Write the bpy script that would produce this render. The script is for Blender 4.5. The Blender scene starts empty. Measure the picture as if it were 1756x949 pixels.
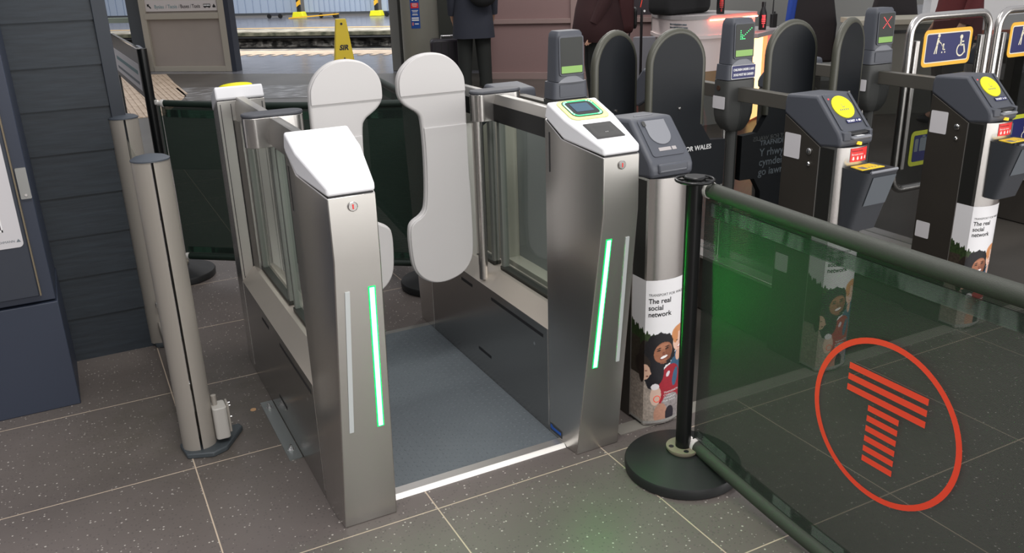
import bpy, bmesh, math, random
from mathutils import Vector, Matrix
random.seed(7)
C = bpy.context.scene.collection
PI = math.pi

# ------------------------------------------------------------------ camera
cam_d = bpy.data.cameras.new('camera')
cam = bpy.data.objects.new('camera', cam_d); C.objects.link(cam)
bpy.context.scene.camera = cam
F, PITCH, ROLL, YAW = 1476.997, 0.35245, -0.030974, 0.46857
CAM = Vector((-0.16028, -2.034546, 1.519421))
fwd0 = Vector((math.sin(YAW), math.cos(YAW), 0)); r0 = Vector((math.cos(YAW), -math.sin(YAW), 0))
fwd = fwd0*math.cos(PITCH) + Vector((0, 0, -1))*math.sin(PITCH)
up0 = r0.cross(fwd)
rt = r0*math.cos(ROLL) + up0*math.sin(ROLL); up = -r0*math.sin(ROLL) + up0*math.cos(ROLL)
cam.matrix_world = Matrix(((rt.x, up.x, -fwd.x, CAM.x), (rt.y, up.y, -fwd.y, CAM.y), (rt.z, up.z, -fwd.z, CAM.z), (0, 0, 0, 1)))
cam_d.sensor_width = 36; cam_d.lens = F/1756*36
cam_d.clip_start = .02; cam_d.clip_end = 200

# ------------------------------------------------------------------ world, lamps, exposure
W = bpy.data.worlds.new('world'); bpy.context.scene.world = W; W.use_nodes = True
nt = W.node_tree; bg = nt.nodes['Background']
tc = nt.nodes.new('ShaderNodeTexCoord'); sp = nt.nodes.new('ShaderNodeSeparateXYZ')
cr = nt.nodes.new('ShaderNodeValToRGB')
nt.links.new(tc.outputs['Generated'], sp.inputs[0]); nt.links.new(sp.outputs['Z'], cr.inputs[0]); nt.links.new(cr.outputs[0], bg.inputs[0])
cr.color_ramp.elements[0].position = 0.0; cr.color_ramp.elements[0].color = (.16, .155, .15, 1)
cr.color_ramp.elements[1].position = .6; cr.color_ramp.elements[1].color = (.70, .70, .73, 1)
bg.inputs[1].default_value = .95

def area(name, loc, rot, sx, sy, power, col=(1, .97, .93)):
    l = bpy.data.lights.new(name, 'AREA'); l.shape = 'RECTANGLE'; l.size = sx; l.size_y = sy; l.energy = power; l.color = col
    o = bpy.data.objects.new(name, l); o.location = loc; o.rotation_euler = rot; C.objects.link(o); return o
area('ceiling_lamp', (.2, -1.3, 3.6), (0, 0, .2), 2.6, .5, 80)
area('ceiling_lamp', (2.2, 1.3, 3.6), (0, 0, .2), 2.6, .5, 42)
area('front_fill', (4.6, -6.6, 1.5), (math.radians(88), 0, math.radians(16)), 11.5, 2.8, 520, (1, .98, .96))  # added fill behind the camera, brightens the steel fronts; no known source
area('daylight_opening', (7.5, 17.5, 6.0), (math.radians(25), 0, 0), 16, 7, 1900, (.93, .97, 1))
area('hall_lamp', (4.6, 5.6, 3.4), (0, 0, .5), 3.0, .5, 95)
vs = bpy.context.scene.view_settings
vs.view_transform = 'Standard'; vs.look = 'None'; vs.exposure = 0.0; vs.gamma = 1.0; vs.use_curve_mapping = False

# ------------------------------------------------------------------ materials
def lin(v):
    v /= 255.; return v/12.92 if v <= .04045 else ((v+.055)/1.055)**2.4
def rgb(r, g, b): return (lin(r), lin(g), lin(b), 1)
MATS = {}
def mat(name, col, rough=.5, metal=0., emit=None, es=0., bump=0., bscale=200., stretch=None, var=0., spec=.5, coat=0.):
    m = bpy.data.materials.new(name); m.use_nodes = True; MATS[name] = m
    n = m.node_tree; b = n.nodes['Principled BSDF']
    b.inputs['Base Color'].default_value = col if len(col) == 4 else (*col, 1)
    b.inputs['Roughness'].default_value = rough; b.inputs['Metallic'].default_value = metal
    b.inputs['Specular IOR Level'].default_value = spec; b.inputs['Coat Weight'].default_value = coat
    if emit: b.inputs['Emission Color'].default_value = (*emit[:3], 1); b.inputs['Emission Strength'].default_value = es
    if bump or var:
        t = n.nodes.new('ShaderNodeTexCoord'); mp = n.nodes.new('ShaderNodeMapping'); no = n.nodes.new('ShaderNodeTexNoise')
        n.links.new(t.outputs['Object'], mp.inputs[0]); n.links.new(mp.outputs[0], no.inputs[0])
        if stretch: mp.inputs['Scale'].default_value = stretch
        no.inputs['Scale'].default_value = bscale; no.inputs['Detail'].default_value = 3
        if bump:
            bp = n.nodes.new('ShaderNodeBump'); bp.inputs['Strength'].default_value = bump; bp.inputs['Distance'].default_value = .002
            n.links.new(no.outputs[0], bp.inputs['Height']); n.links.new(bp.outputs[0], b.inputs['Normal'])
        if var:
            no2 = n.nodes.new('ShaderNodeTexNoise'); no2.inputs['Scale'].default_value = 4 if not stretch else 10
            n.links.new(t.outputs['Object'] if not stretch else mp.outputs[0], no2.inputs[0])
            mx = n.nodes.new('ShaderNodeMix'); mx.data_type = 'RGBA'
            c0 = [max(0, x*(1-var)) for x in col[:3]]+[1]; c1 = [min(1, x*(1+var)) for x in col[:3]]+[1]
            mx.inputs[6].default_value = c0; mx.inputs[7].default_value = c1
            n.links.new(no2.outputs[0], mx.inputs[0]); n.links.new(mx.outputs[2], b.inputs['Base Color'])
    return m
steel = mat('brushed_steel', (.56, .54, .52, 1), .26, .97, bump=.012, bscale=1., stretch=(6, 900, 900), var=.06)
steelf = mat('brushed_steel_front', (.50, .485, .46, 1), .33, .94, bump=.03, bscale=1., stretch=(6, 6, 1500), var=.04)
_b = steelf.node_tree.nodes['Principled BSDF']; _t = steelf.node_tree.nodes.new('ShaderNodeTangent'); _t.direction_type = 'RADIAL'; _t.axis = 'Z'
steelf.node_tree.links.new(_t.outputs[0], _b.inputs['Tangent']); _b.inputs['Anisotropic'].default_value = .6; _b.inputs['Anisotropic Rotation'].default_value = .25
satin = mat('satin_rail', rgb(112, 109, 102), .4, .5)
mattek = mat('matt_black', rgb(14, 15, 16), .3, spec=.2)
steelv = mat('brushed_steel_vertical', (.58, .56, .54, 1), .24, .96, bump=.03, bscale=1., stretch=(900, 900, 4), var=.08)
ledge = mat('ledge_steel', (.60, .545, .48, 1), .42, .65, bump=.05, bscale=1., stretch=(900, 6, 900), var=.05)
darkst = mat('cabinet_steel', (.36, .35, .34, 1), .22, .95, bump=.03, bscale=1., stretch=(900, 6, 900))
white = mat('white_cap', (.84, .84, .87, 1), .35)
flapm = mat('flap_white', (.56, .545, .54, 1), .5)
capgrey = mat('hub_cap_grey', rgb(72, 74, 80), .5)
blk = mat('black_plastic', rgb(24, 24, 26), .38)
blkm = mat('black_metal', rgb(20, 21, 22), .3, .2, var=.2)
rubber = mat('rubber_black', rgb(28, 29, 30), .55, var=.2)
head = mat('head_grey', rgb(78, 81, 89), .5, bump=.08, bscale=900)
headl = mat('head_grey_light', rgb(128, 130, 136), .45)
bulb = mat('bulb_grey', rgb(66, 67, 66), .5, bump=.15, bscale=700)
sidep = mat('side_panel_dark', rgb(66, 62, 57), .38, .35, var=.18)
padm = mat('paddle_black', rgb(28, 31, 35), .5, var=.1, spec=.25)
rimm = mat('paddle_rim', rgb(74, 74, 65), .42)
paper = mat('paper_white', rgb(215, 212, 215), .6)
pblue = mat('sign_blue', rgb(28, 32, 92), .45)
pblue2 = mat('poster_blue', rgb(10, 70, 150), .5)
yel = mat('reader_yellow', (.86, .80, .02, 1), .5)
yell = mat('reader_ring_yellow', rgb(235, 240, 150), .4)
orng = mat('sign_yellow', rgb(245, 185, 50), .45)
cream = mat('sign_cream', rgb(235, 228, 205), .5)
redl = mat('label_red', rgb(225, 40, 40), .5)
wht = mat('print_white', rgb(235, 235, 235), .5)
prblk = mat('print_black', rgb(25, 25, 28), .5)
prteal = mat('print_teal', rgb(110, 140, 145), .5)
prgrey = mat('print_grey', rgb(110, 118, 125), .5)
led = mat('led_green', (.1, .8, .3, 1), .4, emit=(.018, 1., .08), es=60.)
ledhalo = mat('led_green_halo', (.02, .5, .15, 1), .4, emit=(.0, 1., .14), es=.72)  # glowing border stands in for the green halo round the lit strip
ledoff = mat('led_unlit', rgb(200, 205, 205), .4)
ledring = mat('ring_green', (.02, .5, .2, 1), .4, emit=(.01, .85, .18), es=.9)
ledringw = mat('ring_green_bright', (.1, .8, .4, 1), .4, emit=(.45, 1., .6), es=2.0)
leddg = mat('led_dot_green', (.02, .5, .1, 1), .4, emit=(.05, 1, .25), es=1.6)
leddr = mat('led_dot_red', (.6, .02, .02, 1), .4, emit=(1, .06, .07), es=1.6)
ledam = mat('led_amber', (.8, .4, .02, 1), .4, emit=(1, .6, .05), es=1.3)
screen = mat('screen_blue', rgb(45, 75, 95), .15, emit=rgb(70, 105, 125), es=.25)
glossblk = mat('gloss_black', rgb(10, 16, 16), .06, coat=.5)
scrgr = mat('screen_green', rgb(110, 150, 60), .3, emit=rgb(110, 165, 60), es=.3)
scrdk = mat('display_window', rgb(40, 43, 40), .35, var=.3, spec=.25)
runner = mat('rubber_mat_grey', rgb(98, 105, 110), .42, var=.10)
alum = mat('aluminium', (.72, .69, .66, 1), .35, .9)
alub = mat('aluminium_bright', (.95, .92, .88, 1), .5, .3)
chrome = mat('chrome', (.8, .79, .78, 1), .12, 1.)
galv = mat('galvanised_plate', (.40, .43, .42, 1), .3, .9)
bollm = mat('bollard_grey', rgb(158, 152, 144), .42, .25, bump=.05, bscale=300)
bollc = mat('bollard_cap', rgb(70, 76, 84), .5)
machm = mat('machine_blue', rgb(47, 54, 70), .5, bump=.08, bscale=500)
machd = mat('machine_door_blue', rgb(47, 52, 63), .5)
bootht = mat('booth_trim', rgb(42, 48, 57), .55)
flred = mat('logo_red', rgb(255, 74, 50), .6)
concr = mat('panel_grey_beige', rgb(158, 148, 140), .6, var=.05)
framg = mat('panel_frame_beige', rgb(170, 163, 150), .5)
pink = mat('wall_panel_pinkish', rgb(138, 112, 110), .65)
greyw = mat('wall_panel_grey', rgb(125, 125, 122), .6)
navy = mat('coat_navy', rgb(40, 43, 54), .85)
trous = mat('trousers_dark', rgb(28, 31, 29), .85)
maroon = mat('coat_maroon', rgb(48, 20, 22), .85)
maroon2 = mat('backpack_maroon', rgb(66, 30, 32), .8)
skin = mat('skin', rgb(205, 160, 135), .6)
hairm = mat('hair_brown', rgb(50, 35, 28), .7)
cony = mat('cone_yellow', rgb(225, 195, 25), .4)
deskw = mat('desk_white', rgb(205, 192, 190), .45)
desktop_ = mat('desk_top_grey', rgb(150, 145, 145), .45)
glow = mat('desk_glow_panel', (1, .5, .3, 1), .5, emit=(1, .62, .22), es=3.0)
terr = mat('terracotta', rgb(190, 110, 90), .6)
steelp = mat('dark_post', rgb(70, 72, 74), .5)
bench = mat('bench_pale', rgb(170, 165, 150), .5)

def glass(name, tint, alpha, rough=.02):
    m = bpy.data.materials.new(name); m.use_nodes = True; n = m.node_tree
    n.nodes.remove(n.nodes['Principled BSDF']); out = n.nodes['Material Output']
    tr = n.nodes.new('ShaderNodeBsdfTransparent'); tr.inputs[0].default_value = (*tint, 1)
    gl = n.nodes.new('ShaderNodeBsdfGlossy'); gl.inputs['Roughness'].default_value = rough; gl.inputs[0].default_value = (.9, .93, .9, 1)
    fr = n.nodes.new('ShaderNodeFresnel'); fr.inputs[0].default_value = 1.45
    ad = n.nodes.new('ShaderNodeMath'); ad.operation = 'ADD'; ad.inputs[1].default_value = alpha; n.links.new(fr.outputs[0], ad.inputs[0])
    ge = n.nodes.new('ShaderNodeNewGeometry'); iv = n.nodes.new('ShaderNodeMath'); iv.operation = 'SUBTRACT'; iv.inputs[0].default_value = 1; n.links.new(ge.outputs['Backfacing'], iv.inputs[1])
    mu = n.nodes.new('ShaderNodeMath'); mu.operation = 'MULTIPLY'; n.links.new(ad.outputs[0], mu.inputs[0]); n.links.new(iv.outputs[0], mu.inputs[1])
    mx = n.nodes.new('ShaderNodeMixShader'); n.links.new(mu.outputs[0], mx.inputs[0]); n.links.new(tr.outputs[0], mx.inputs[1]); n.links.new(gl.outputs[0], mx.inputs[2])
    n.links.new(mx.outputs[0], out.inputs[0]); return m
gls = glass('clear_glass', (.90, .93, .91), .0)
glsd = glass('grey_glass', (.62, .63, .63), .0)
glso = glass('thin_clear_glass', (.97, .98, .97), .0)
for n_ in glso.node_tree.nodes:
    if n_.type == 'FRESNEL': n_.inputs[0].default_value = 1.08

def mesh_fabric(name, col, see, weave):
    m = bpy.data.materials.new(name); m.use_nodes = True; n = m.node_tree; out = n.nodes['Material Output']; b = n.nodes['Principled BSDF']
    b.inputs['Base Color'].default_value = col; b.inputs['Roughness'].default_value = .55
    tr = n.nodes.new('ShaderNodeBsdfTransparent')
    t = n.nodes.new('ShaderNodeTexCoord'); w = n.nodes.new('ShaderNodeTexWave'); w.bands_direction = 'Z'; w.inputs['Scale'].default_value = weave; w.inputs['Distortion'].default_value = .4
    n.links.new(t.outputs['Object'], w.inputs[0])
    mr = n.nodes.new('ShaderNodeMapRange'); mr.inputs[3].default_value = 1-see-.07; mr.inputs[4].default_value = 1-see+.07; n.links.new(w.outputs[0], mr.inputs[0])
    mx = n.nodes.new('ShaderNodeMixShader'); n.links.new(mr.outputs[0], mx.inputs[0]); n.links.new(tr.outputs[0], mx.inputs[1]); n.links.new(b.outputs[0], mx.inputs[2])
    n.links.new(mx.outputs[0], out.inputs[0]); return m
meshm = mesh_fabric('barrier_mesh', rgb(43, 51, 45), .19, 95)
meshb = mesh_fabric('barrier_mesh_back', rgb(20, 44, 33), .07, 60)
hemm = mat('barrier_sleeve', rgb(58, 61, 54), .6, bump=.3, bscale=1., stretch=(300, 6, 900))
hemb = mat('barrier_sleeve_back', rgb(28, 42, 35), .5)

def floor_mat():
    m = bpy.data.materials.new('terrazzo_tiles'); m.use_nodes = True; n = m.node_tree; b = n.nodes['Principled BSDF']
    L = n.links.new; N = n.nodes.new
    t = N('ShaderNodeTexCoord')
    def math_(op, a, bb=None, c=None):
        x = N('ShaderNodeMath'); x.operation = op
        for i, v in enumerate((a, bb, c)):
            if v is None: continue
            if hasattr(v, 'links') or hasattr(v, 'is_linked'): L(v, x.inputs[i])
            else: x.inputs[i].default_value = v
        return x.outputs[0]
    s = N('ShaderNodeSeparateXYZ'); L(t.outputs['Object'], s.inputs[0])
    fx = math_('ABSOLUTE', math_('SUBTRACT', math_('FRACT', math_('ADD', math_('DIVIDE', s.outputs[0], .6), .5)), .5))
    fy = math_('ABSOLUTE', math_('SUBTRACT', math_('FRACT', math_('ADD', math_('DIVIDE', s.outputs[1], .6), .5)), .5))
    gr = math_('LESS_THAN', math_('MINIMUM', fx, fy), .0033)
    # speckles
    v1 = N('ShaderNodeTexVoronoi'); v1.inputs['Scale'].default_value = 85; L(t.outputs['Object'], v1.inputs[0])
    sc1 = N('ShaderNodeSeparateColor'); L(v1.outputs['Color'], sc1.inputs[0])
    light = math_('MULTIPLY', math_('LESS_THAN', v1.outputs['Distance'], math_('MULTIPLY', sc1.outputs[1], .27)), math_('GREATER_THAN', sc1.outputs[0], .50))
    v2 = N('ShaderNodeTexVoronoi'); v2.inputs['Scale'].default_value = 100; L(t.outputs['Object'], v2.inputs[0])
    sc2 = N('ShaderNodeSeparateColor'); L(v2.outputs['Color'], sc2.inputs[0])
    dark = math_('MULTIPLY', math_('LESS_THAN', v2.outputs['Distance'], .3), math_('GREATER_THAN', sc2.outputs[0], .6))
    no = N('ShaderNodeTexNoise'); no.inputs['Scale'].default_value = 2.2; no.inputs['Detail'].default_value = 6; L(t.outputs['Object'], no.inputs[0])
    base = N('ShaderNodeMix'); base.data_type = 'RGBA'; base.inputs[6].default_value = rgb(90, 83, 80); base.inputs[7].default_value = rgb(116, 108, 104); L(no.outputs[0], base.inputs[0])
    # dirt patch near the cabinet where the old fixings were
    vd = N('ShaderNodeVectorMath'); vd.operation = 'DISTANCE'; L(t.outputs['Object'], vd.inputs[0]); vd.inputs[1].default_value = (.2, .95, 0)
    nd = N('ShaderNodeTexNoise'); nd.inputs['Scale'].default_value = 9; nd.inputs['Detail'].default_value = 8; L(t.outputs['Object'], nd.inputs[0])
    dm = N('ShaderNodeMapRange'); dm.inputs[1].default_value = .85; dm.inputs[2].default_value = .20; L(vd.outputs['Value'], dm.inputs[0])
    dd = math_('MULTIPLY', dm.outputs[0], nd.outputs[0])
    def mixc(fac, c, prev):
        x = N('ShaderNodeMix'); x.data_type = 'RGBA'; L(fac, x.inputs[0]); L(prev, x.inputs[6]); x.inputs[7].default_value = c; return x.outputs[2]
    c = mixc(math_('MULTIPLY', dark, .35), rgb(62, 58, 60), base.outputs[2])
    c = mixc(math_('MULTIPLY', light, .75), rgb(205, 198, 190), c)
    c = mixc(dd, rgb(70, 66, 56), c)
    c = mixc(gr, rgb(196, 178, 158), c)
    L(c, b.inputs['Base Color'])
    rr = N('ShaderNodeMapRange'); rr.inputs[3].default_value = .34; rr.inputs[4].default_value = .55; L(no.outputs[0], rr.inputs[0]); L(rr.outputs[0], b.inputs['Roughness'])
    bp = N('ShaderNodeBump'); bp.inputs['Strength'].default_value = .15; bp.inputs['Distance'].default_value = .001; L(v1.outputs['Distance'], bp.inputs['Height']); L(bp.outputs[0], b.inputs['Normal'])
    return m
def noise2(name, c0, c1, scale, rough=.5, stretch=(1, 1, 1), bump=0., thr=(.35, .65), metal=0.):
    m = bpy.data.materials.new(name); m.use_nodes = True; n = m.node_tree; b = n.nodes['Principled BSDF']
    t = n.nodes.new('ShaderNodeTexCoord'); mp = n.nodes.new('ShaderNodeMapping'); mp.inputs['Scale'].default_value = stretch
    no = n.nodes.new('ShaderNodeTexNoise'); no.inputs['Scale'].default_value = scale; no.inputs['Detail'].default_value = 7
    rp = n.nodes.new('ShaderNodeValToRGB'); rp.color_ramp.elements[0].position = thr[0]; rp.color_ramp.elements[1].position = thr[1]
    rp.color_ramp.elements[0].color = c0; rp.color_ramp.elements[1].color = c1
    n.links.new(t.outputs['Object'], mp.inputs[0]); n.links.new(mp.outputs[0], no.inputs[0]); n.links.new(no.outputs[0], rp.inputs[0]); n.links.new(rp.outputs[0], b.inputs['Base Color'])
    b.inputs['Roughness'].default_value = rough; b.inputs['Metallic'].default_value = metal
    if bump:
        bp = n.nodes.new('ShaderNodeBump'); bp.inputs['Strength'].default_value = bump; bp.inputs['Distance'].default_value = .003
        n.links.new(no.outputs[0], bp.inputs['Height']); n.links.new(bp.outputs[0], b.inputs['Normal'])
    return m
tiles = floor_mat()
asph = noise2('wet_platform_asphalt', rgb(92, 92, 98), rgb(136, 136, 142), 3, .22, (1, 6, 1))
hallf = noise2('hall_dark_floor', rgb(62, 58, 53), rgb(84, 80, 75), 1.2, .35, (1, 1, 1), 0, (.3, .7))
sealant = noise2('smeared_floor', rgb(92, 90, 88), rgb(170, 170, 172), 5, .3, (1, 2, 1), 0, (.48, .7))
brickt = noise2('track_wall_brick', rgb(40, 37, 34), rgb(170, 164, 155), 5, .7, (1, 1, 3), .5, (.42, .72))
edgem = noise2('platform_edge_stone', rgb(120, 114, 100), rgb(185, 176, 160), 3, .6)
mossy = noise2('mossy_coping', rgb(60, 62, 45), rgb(125, 120, 100), 5, .7)
tactm = noise2('tactile_tan', rgb(178, 154, 130), rgb(202, 180, 156), 6, .6)
siding = noise2('siding_woodgrain', rgb(25, 33, 41), rgb(37, 46, 55), 7, .55, (1, 1, 9), .25, (.3, .7))
ballast = noise2('track_bed', rgb(30, 26, 24), rgb(74, 64, 56), 12, .9)

# ------------------------------------------------------------------ mesh helpers
class MB:
    def __init__(s): s.bm = bmesh.new()
    def box(s, x0, x1, y0, y1, z0, z1, m=None):
        r = bmesh.ops.create_cube(s.bm, size=1)
        for v in r['verts']:
            v.co = Vector((x0+(v.co.x+.5)*(x1-x0), y0+(v.co.y+.5)*(y1-y0), z0+(v.co.z+.5)*(z1-z0)))
            if m: v.co = m @ v.co
        return s
    def prism(s, pts, a, b, f):
        """pts: 2D outline; f(u, v, w) -> xyz with w running a..b"""
        n = len(pts); A = [s.bm.verts.new(f(u, v, a)) for u, v in pts]; B = [s.bm.verts.new(f(u, v, b)) for u, v in pts]
        s.bm.faces.new(A[::-1]); s.bm.faces.new(B)
        for i in range(n): s.bm.faces.new((A[i], A[(i+1) % n], B[(i+1) % n], B[i]))
        return s
    def poly(s, verts, faces):
        V = [s.bm.verts.new(v) for v in verts]
        for f in faces: s.bm.faces.new([V[i] for i in f])
        return s
    def lathe(s, prof, c=(0, 0, 0), seg=32, m=None, sx=1., sy=1.):
        rings = []
        for r, z in prof:
            if r < 1e-6: rings.append([s.bm.verts.new((c[0], c[1], c[2]+z))])
            else: rings.append([s.bm.verts.new((c[0]+sx*r*math.cos(2*PI*k/seg), c[1]+sy*r*math.sin(2*PI*k/seg), c[2]+z)) for k in range(seg)])
        new = [v for q in rings for v in q]
        for a, b in zip(rings, rings[1:]):
            if len(a) == 1 and len(b) == 1: continue
            for k in range(seg):
                k2 = (k+1) % seg
                if len(a) == 1: s.bm.faces.new((a[0], b[k2], b[k]))
                elif len(b) == 1: s.bm.faces.new((a[k], a[k2], b[0]))
                else: s.bm.faces.new((a[k], a[k2], b[k2], b[k]))
        if len(rings[0]) > 1: s.bm.faces.new(rings[0][::-1])
        if len(rings[-1]) > 1: s.bm.faces.new(rings[-1])
        if m:
            for v in new: v.co = m @ v.co
        return s
    def tube(s, pts, r, seg=12, closed=False):
        pts = [Vector(p) for p in pts]; n = len(pts); rings = []
        rr = r if isinstance(r, (list, tuple)) else [r]*n
        nrm = None
        for i, p in enumerate(pts):
            if closed: d = pts[(i+1) % n]-pts[i-1]
            else: d = pts[min(i+1, n-1)]-pts[max(i-1, 0)]
            d.normalize()
            if nrm is None:
                nrm = d.orthogonal().normalized()
            else:
                nrm = (nrm - d*nrm.dot(d))
                nrm = nrm.normalized() if nrm.length > 1e-6 else d.orthogonal().normalized()
            b = d.cross(nrm)
            rings.append([s.bm.verts.new(p+(nrm*math.cos(2*PI*k/seg)+b*math.sin(2*PI*k/seg))*rr[i]) for k in range(seg)])
        m = n if closed else n-1
        for i in range(m):
            a, b2 = rings[i], rings[(i+1) % n]
            for k in range(seg): s.bm.faces.new((a[k], a[(k+1) % seg], b2[(k+1) % seg], b2[k]))
        if not closed: s.bm.faces.new(rings[0][::-1]); s.bm.faces.new(rings[-1])
        return s
    def ball(s, c, rx, ry=None, rz=None, seg=16, m=None):
        ry = ry or rx; rz = rz or rx
        r = bmesh.ops.create_uvsphere(s.bm, u_segments=seg, v_segments=max(6, seg*2//3), radius=1)
        for v in r['verts']:
            v.co = Vector((v.co.x*rx, v.co.y*ry, v.co.z*rz))
            if m: v.co = m @ v.co
            v.co += Vector(c)
        return s
    def build(s, name, m, parent=None, bevel=0., seg=2, ang=35, xf=None):
        if xf:
            for v in s.bm.verts: v.co = xf @ v.co
        bmesh.ops.recalc_face_normals(s.bm, faces=s.bm.faces)
        me = bpy.data.meshes.new(name); s.bm.to_mesh(me); s.bm.free()
        for p in me.polygons: p.use_smooth = True
        me.set_sharp_from_angle(angle=math.radians(ang))
        me.materials.append(m)
        o = bpy.data.objects.new(name, me); C.objects.link(o)
        if parent: o.parent = parent
        if bevel:
            b = o.modifiers.new('bevel', 'BEVEL'); b.width = bevel; b.segments = seg; b.limit_method = 'ANGLE'; b.angle_limit = math.radians(30)
        return o
def thing(name, label, cat, loc=(0, 0, 0), rotz=0., group=None):
    o = bpy.data.objects.new(name, None); C.objects.link(o); o.location = loc; o.rotation_euler = (0, 0, rotz)
    o.empty_display_size = .05
    o['label'] = label; o['category'] = cat
    if group: o['group'] = group
    return o
def tag(o, label, cat, group=None, loc=None, rotz=0.):
    o['label'] = label; o['category'] = cat
    if group: o['group'] = group
    if loc is not None: o.location = loc; o.rotation_euler = (0, 0, rotz)
    return o
def struct(o): o['kind'] = 'structure'; return o
def stadium(w, h, n=10, cx=0, cy=0):
    """long axis = u, width w, height h"""
    r = h/2; a = w/2-r; p = []
    for k in range(n+1): t = -PI/2+PI*k/n; p.append((cx+a+r*math.cos(t), cy+r*math.sin(t)))
    for k in range(n+1): t = PI/2+PI*k/n; p.append((cx-a+r*math.cos(t), cy+r*math.sin(t)))
    return p
def chaikin(p, n):
    for _ in range(n):
        q = []
        for i in range(len(p)):
            a, c = p[i], p[(i+1) % len(p)]; q += [(.75*a[0]+.25*c[0], .75*a[1]+.25*c[1]), (.25*a[0]+.75*c[0], .25*a[1]+.75*c[1])]
        p = q
    return p
def rrect(x0, x1, y0, y1, r, n=5):
    p = []
    for cx, cy, t0 in ((x1-r, y0+r, -90), (x1-r, y1-r, 0), (x0+r, y1-r, 90), (x0+r, y0+r, 180)):
        for k in range(n+1): t = math.radians(t0+90*k/n); p.append((cx+r*math.cos(t), cy+r*math.sin(t)))
    return p
def circle(r, n=32, cx=0, cy=0, sy=1.): return [(cx+r*math.cos(2*PI*k/n), cy+sy*r*math.sin(2*PI*k/n)) for k in range(n)]
XZ = lambda u, v, w: (u, w, v)      # outline in x,z extruded along y
YZ = lambda u, v, w: (w, u, v)
XY = lambda u, v, w: (u, v, w)
def text(name, s, size, m, parent, xf, depth=.0004, align='LEFT', bold=0., sx=1., warp=None):
    cu = bpy.data.curves.new(name, 'FONT'); cu.body = s; cu.size = size; cu.extrude = 0 if warp else depth; cu.align_x = align; cu.offset = bold; cu.space_line = .95
    cu.resolution_u = 3
    o = bpy.data.objects.new(name, cu); C.objects.link(o); bpy.context.view_layer.update()
    me = bpy.data.meshes.new_from_object(o.evaluated_get(bpy.context.evaluated_depsgraph_get()))
    bpy.data.objects.remove(o); bpy.data.curves.remove(cu)
    for v in me.vertices:
        c = Vector((v.co.x*sx, v.co.y, v.co.z)); v.co = warp(c.x, c.y) if warp else xf @ c
    me.name = name; me.materials.clear(); me.materials.append(m)
    o = bpy.data.objects.new(name, me); C.objects.link(o); o.parent = parent; return o
def frame(o, ux, uy):
    """matrix taking (u,v,0) to o+u*ux+v*uy, normal ux x uy"""
    ux = Vector(ux).normalized(); uy = Vector(uy); uy = (uy-ux*uy.dot(ux)).normalized(); uz = ux.cross(uy)
    return Matrix(((ux.x, uy.x, uz.x, o[0]), (ux.y, uy.y, uz.y, o[1]), (ux.z, uy.z, uz.z, o[2]), (0, 0, 0, 1)))
def plate(name, pts, xf, m, parent, d=.002, bevel=0.):
    return MB().prism(pts, 0, d, XY).build(name, m, parent, bevel, xf=xf)

# far building axes: u runs along the far wall, n away from it
FR = math.radians(-40.0); FO = Vector((2.28, 12.33, 0)); FU = Vector((math.cos(FR), math.sin(FR), 0)); FN = Vector((-math.sin(FR), math.cos(FR), 0))
def fw(u, n, z=0): return FO+FU*u+FN*n+Vector((0, 0, z))

# ------------------------------------------------------------------ SETTING
fl = struct(MB().poly([(-6, -7, 0), (20, -7, 0), fw(22, -.35), fw(-12, -.35), (-6, 12, 0)], [(0, 1, 2, 3, 4)]).build('floor', tiles))
# dark hall floor beyond the line of gates
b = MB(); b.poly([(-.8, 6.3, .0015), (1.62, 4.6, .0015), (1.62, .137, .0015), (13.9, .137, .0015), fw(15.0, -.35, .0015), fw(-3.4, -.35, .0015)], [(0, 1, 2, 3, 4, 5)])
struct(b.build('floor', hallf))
b = MB(); b.poly([fw(.2, -1.9, .004), fw(3.1, -1.35, .004), fw(3.3, -2.5, .004), fw(1.1, -3.0, .004)], [(0, 1, 2, 3)])
struct(b.build('floor', sealant))
# metal threshold strip across the old gate line
struct(MB().box(1.30, 6.2, .075, .135, 0, .0025).build('trim_1', mat('threshold_strip', rgb(150, 146, 138), .45, .3)))
# tan ribbed tactile paving on the left
b = MB(); b.poly([(.40, 8.3, .004), (.80, 8.3, .004), (1.24, 9.8, .004), (1.33, 12.6, .004), (.40, 13.2, .004)], [(0, 1, 2, 3, 4)])
for k in range(14):
    x = .42+k*.064; b.box(x, x+.03, 8.32+max(0, x+.03-.80)*3.42, 12.55, .004, .012)
struct(b.build('floor', tactm))
# platform outside the opening
PW = 24
struct(MB().poly([fw(-20, -.35, -.001), fw(PW, -.35, -.001), fw(PW, 2.05, -.001), fw(-20, 2.05, -.001)], [(0, 1, 2, 3)]).build('floor', asph))
b = MB(); b.prism([(-20, 2.05), (PW, 2.05), (PW, 3.30), (-20, 3.30)], -1.1, 0, lambda u, v, w: fw(u, v, w)); struct(b.build('floor', asph))
b = MB(); b.prism([(-20, 2.45), (PW, 2.45), (PW, 3.15), (-20, 3.15)], 0, .006, lambda u, v, w: fw(u, v, w))
for k in range(110): b.prism([(-6+k*.24, 2.2), (-5.9+k*.24, 2.2), (-5.9+k*.24, 2.45), (-6+k*.24, 2.45)], 0, .007, lambda u, v, w: fw(u, v, w))
struct(b.build('trim_2', tactm))
struct(MB().prism([(-20, 3.30), (PW, 3.30), (PW, 3.45), (-20, 3.45)], -.12, .004, lambda u, v, w: fw(u, v, w)).build('trim_3', noise2('near_edge_stone', rgb(120, 112, 100), rgb(176, 164, 146), 4, .7)))
struct(MB().prism([(-26, 3.45), (PW, 3.45), (PW, 8.3), (-26, 8.3)], -1.35, -1.1, lambda u, v, w: fw(u, v, w)).build('floor', ballast))
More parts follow.
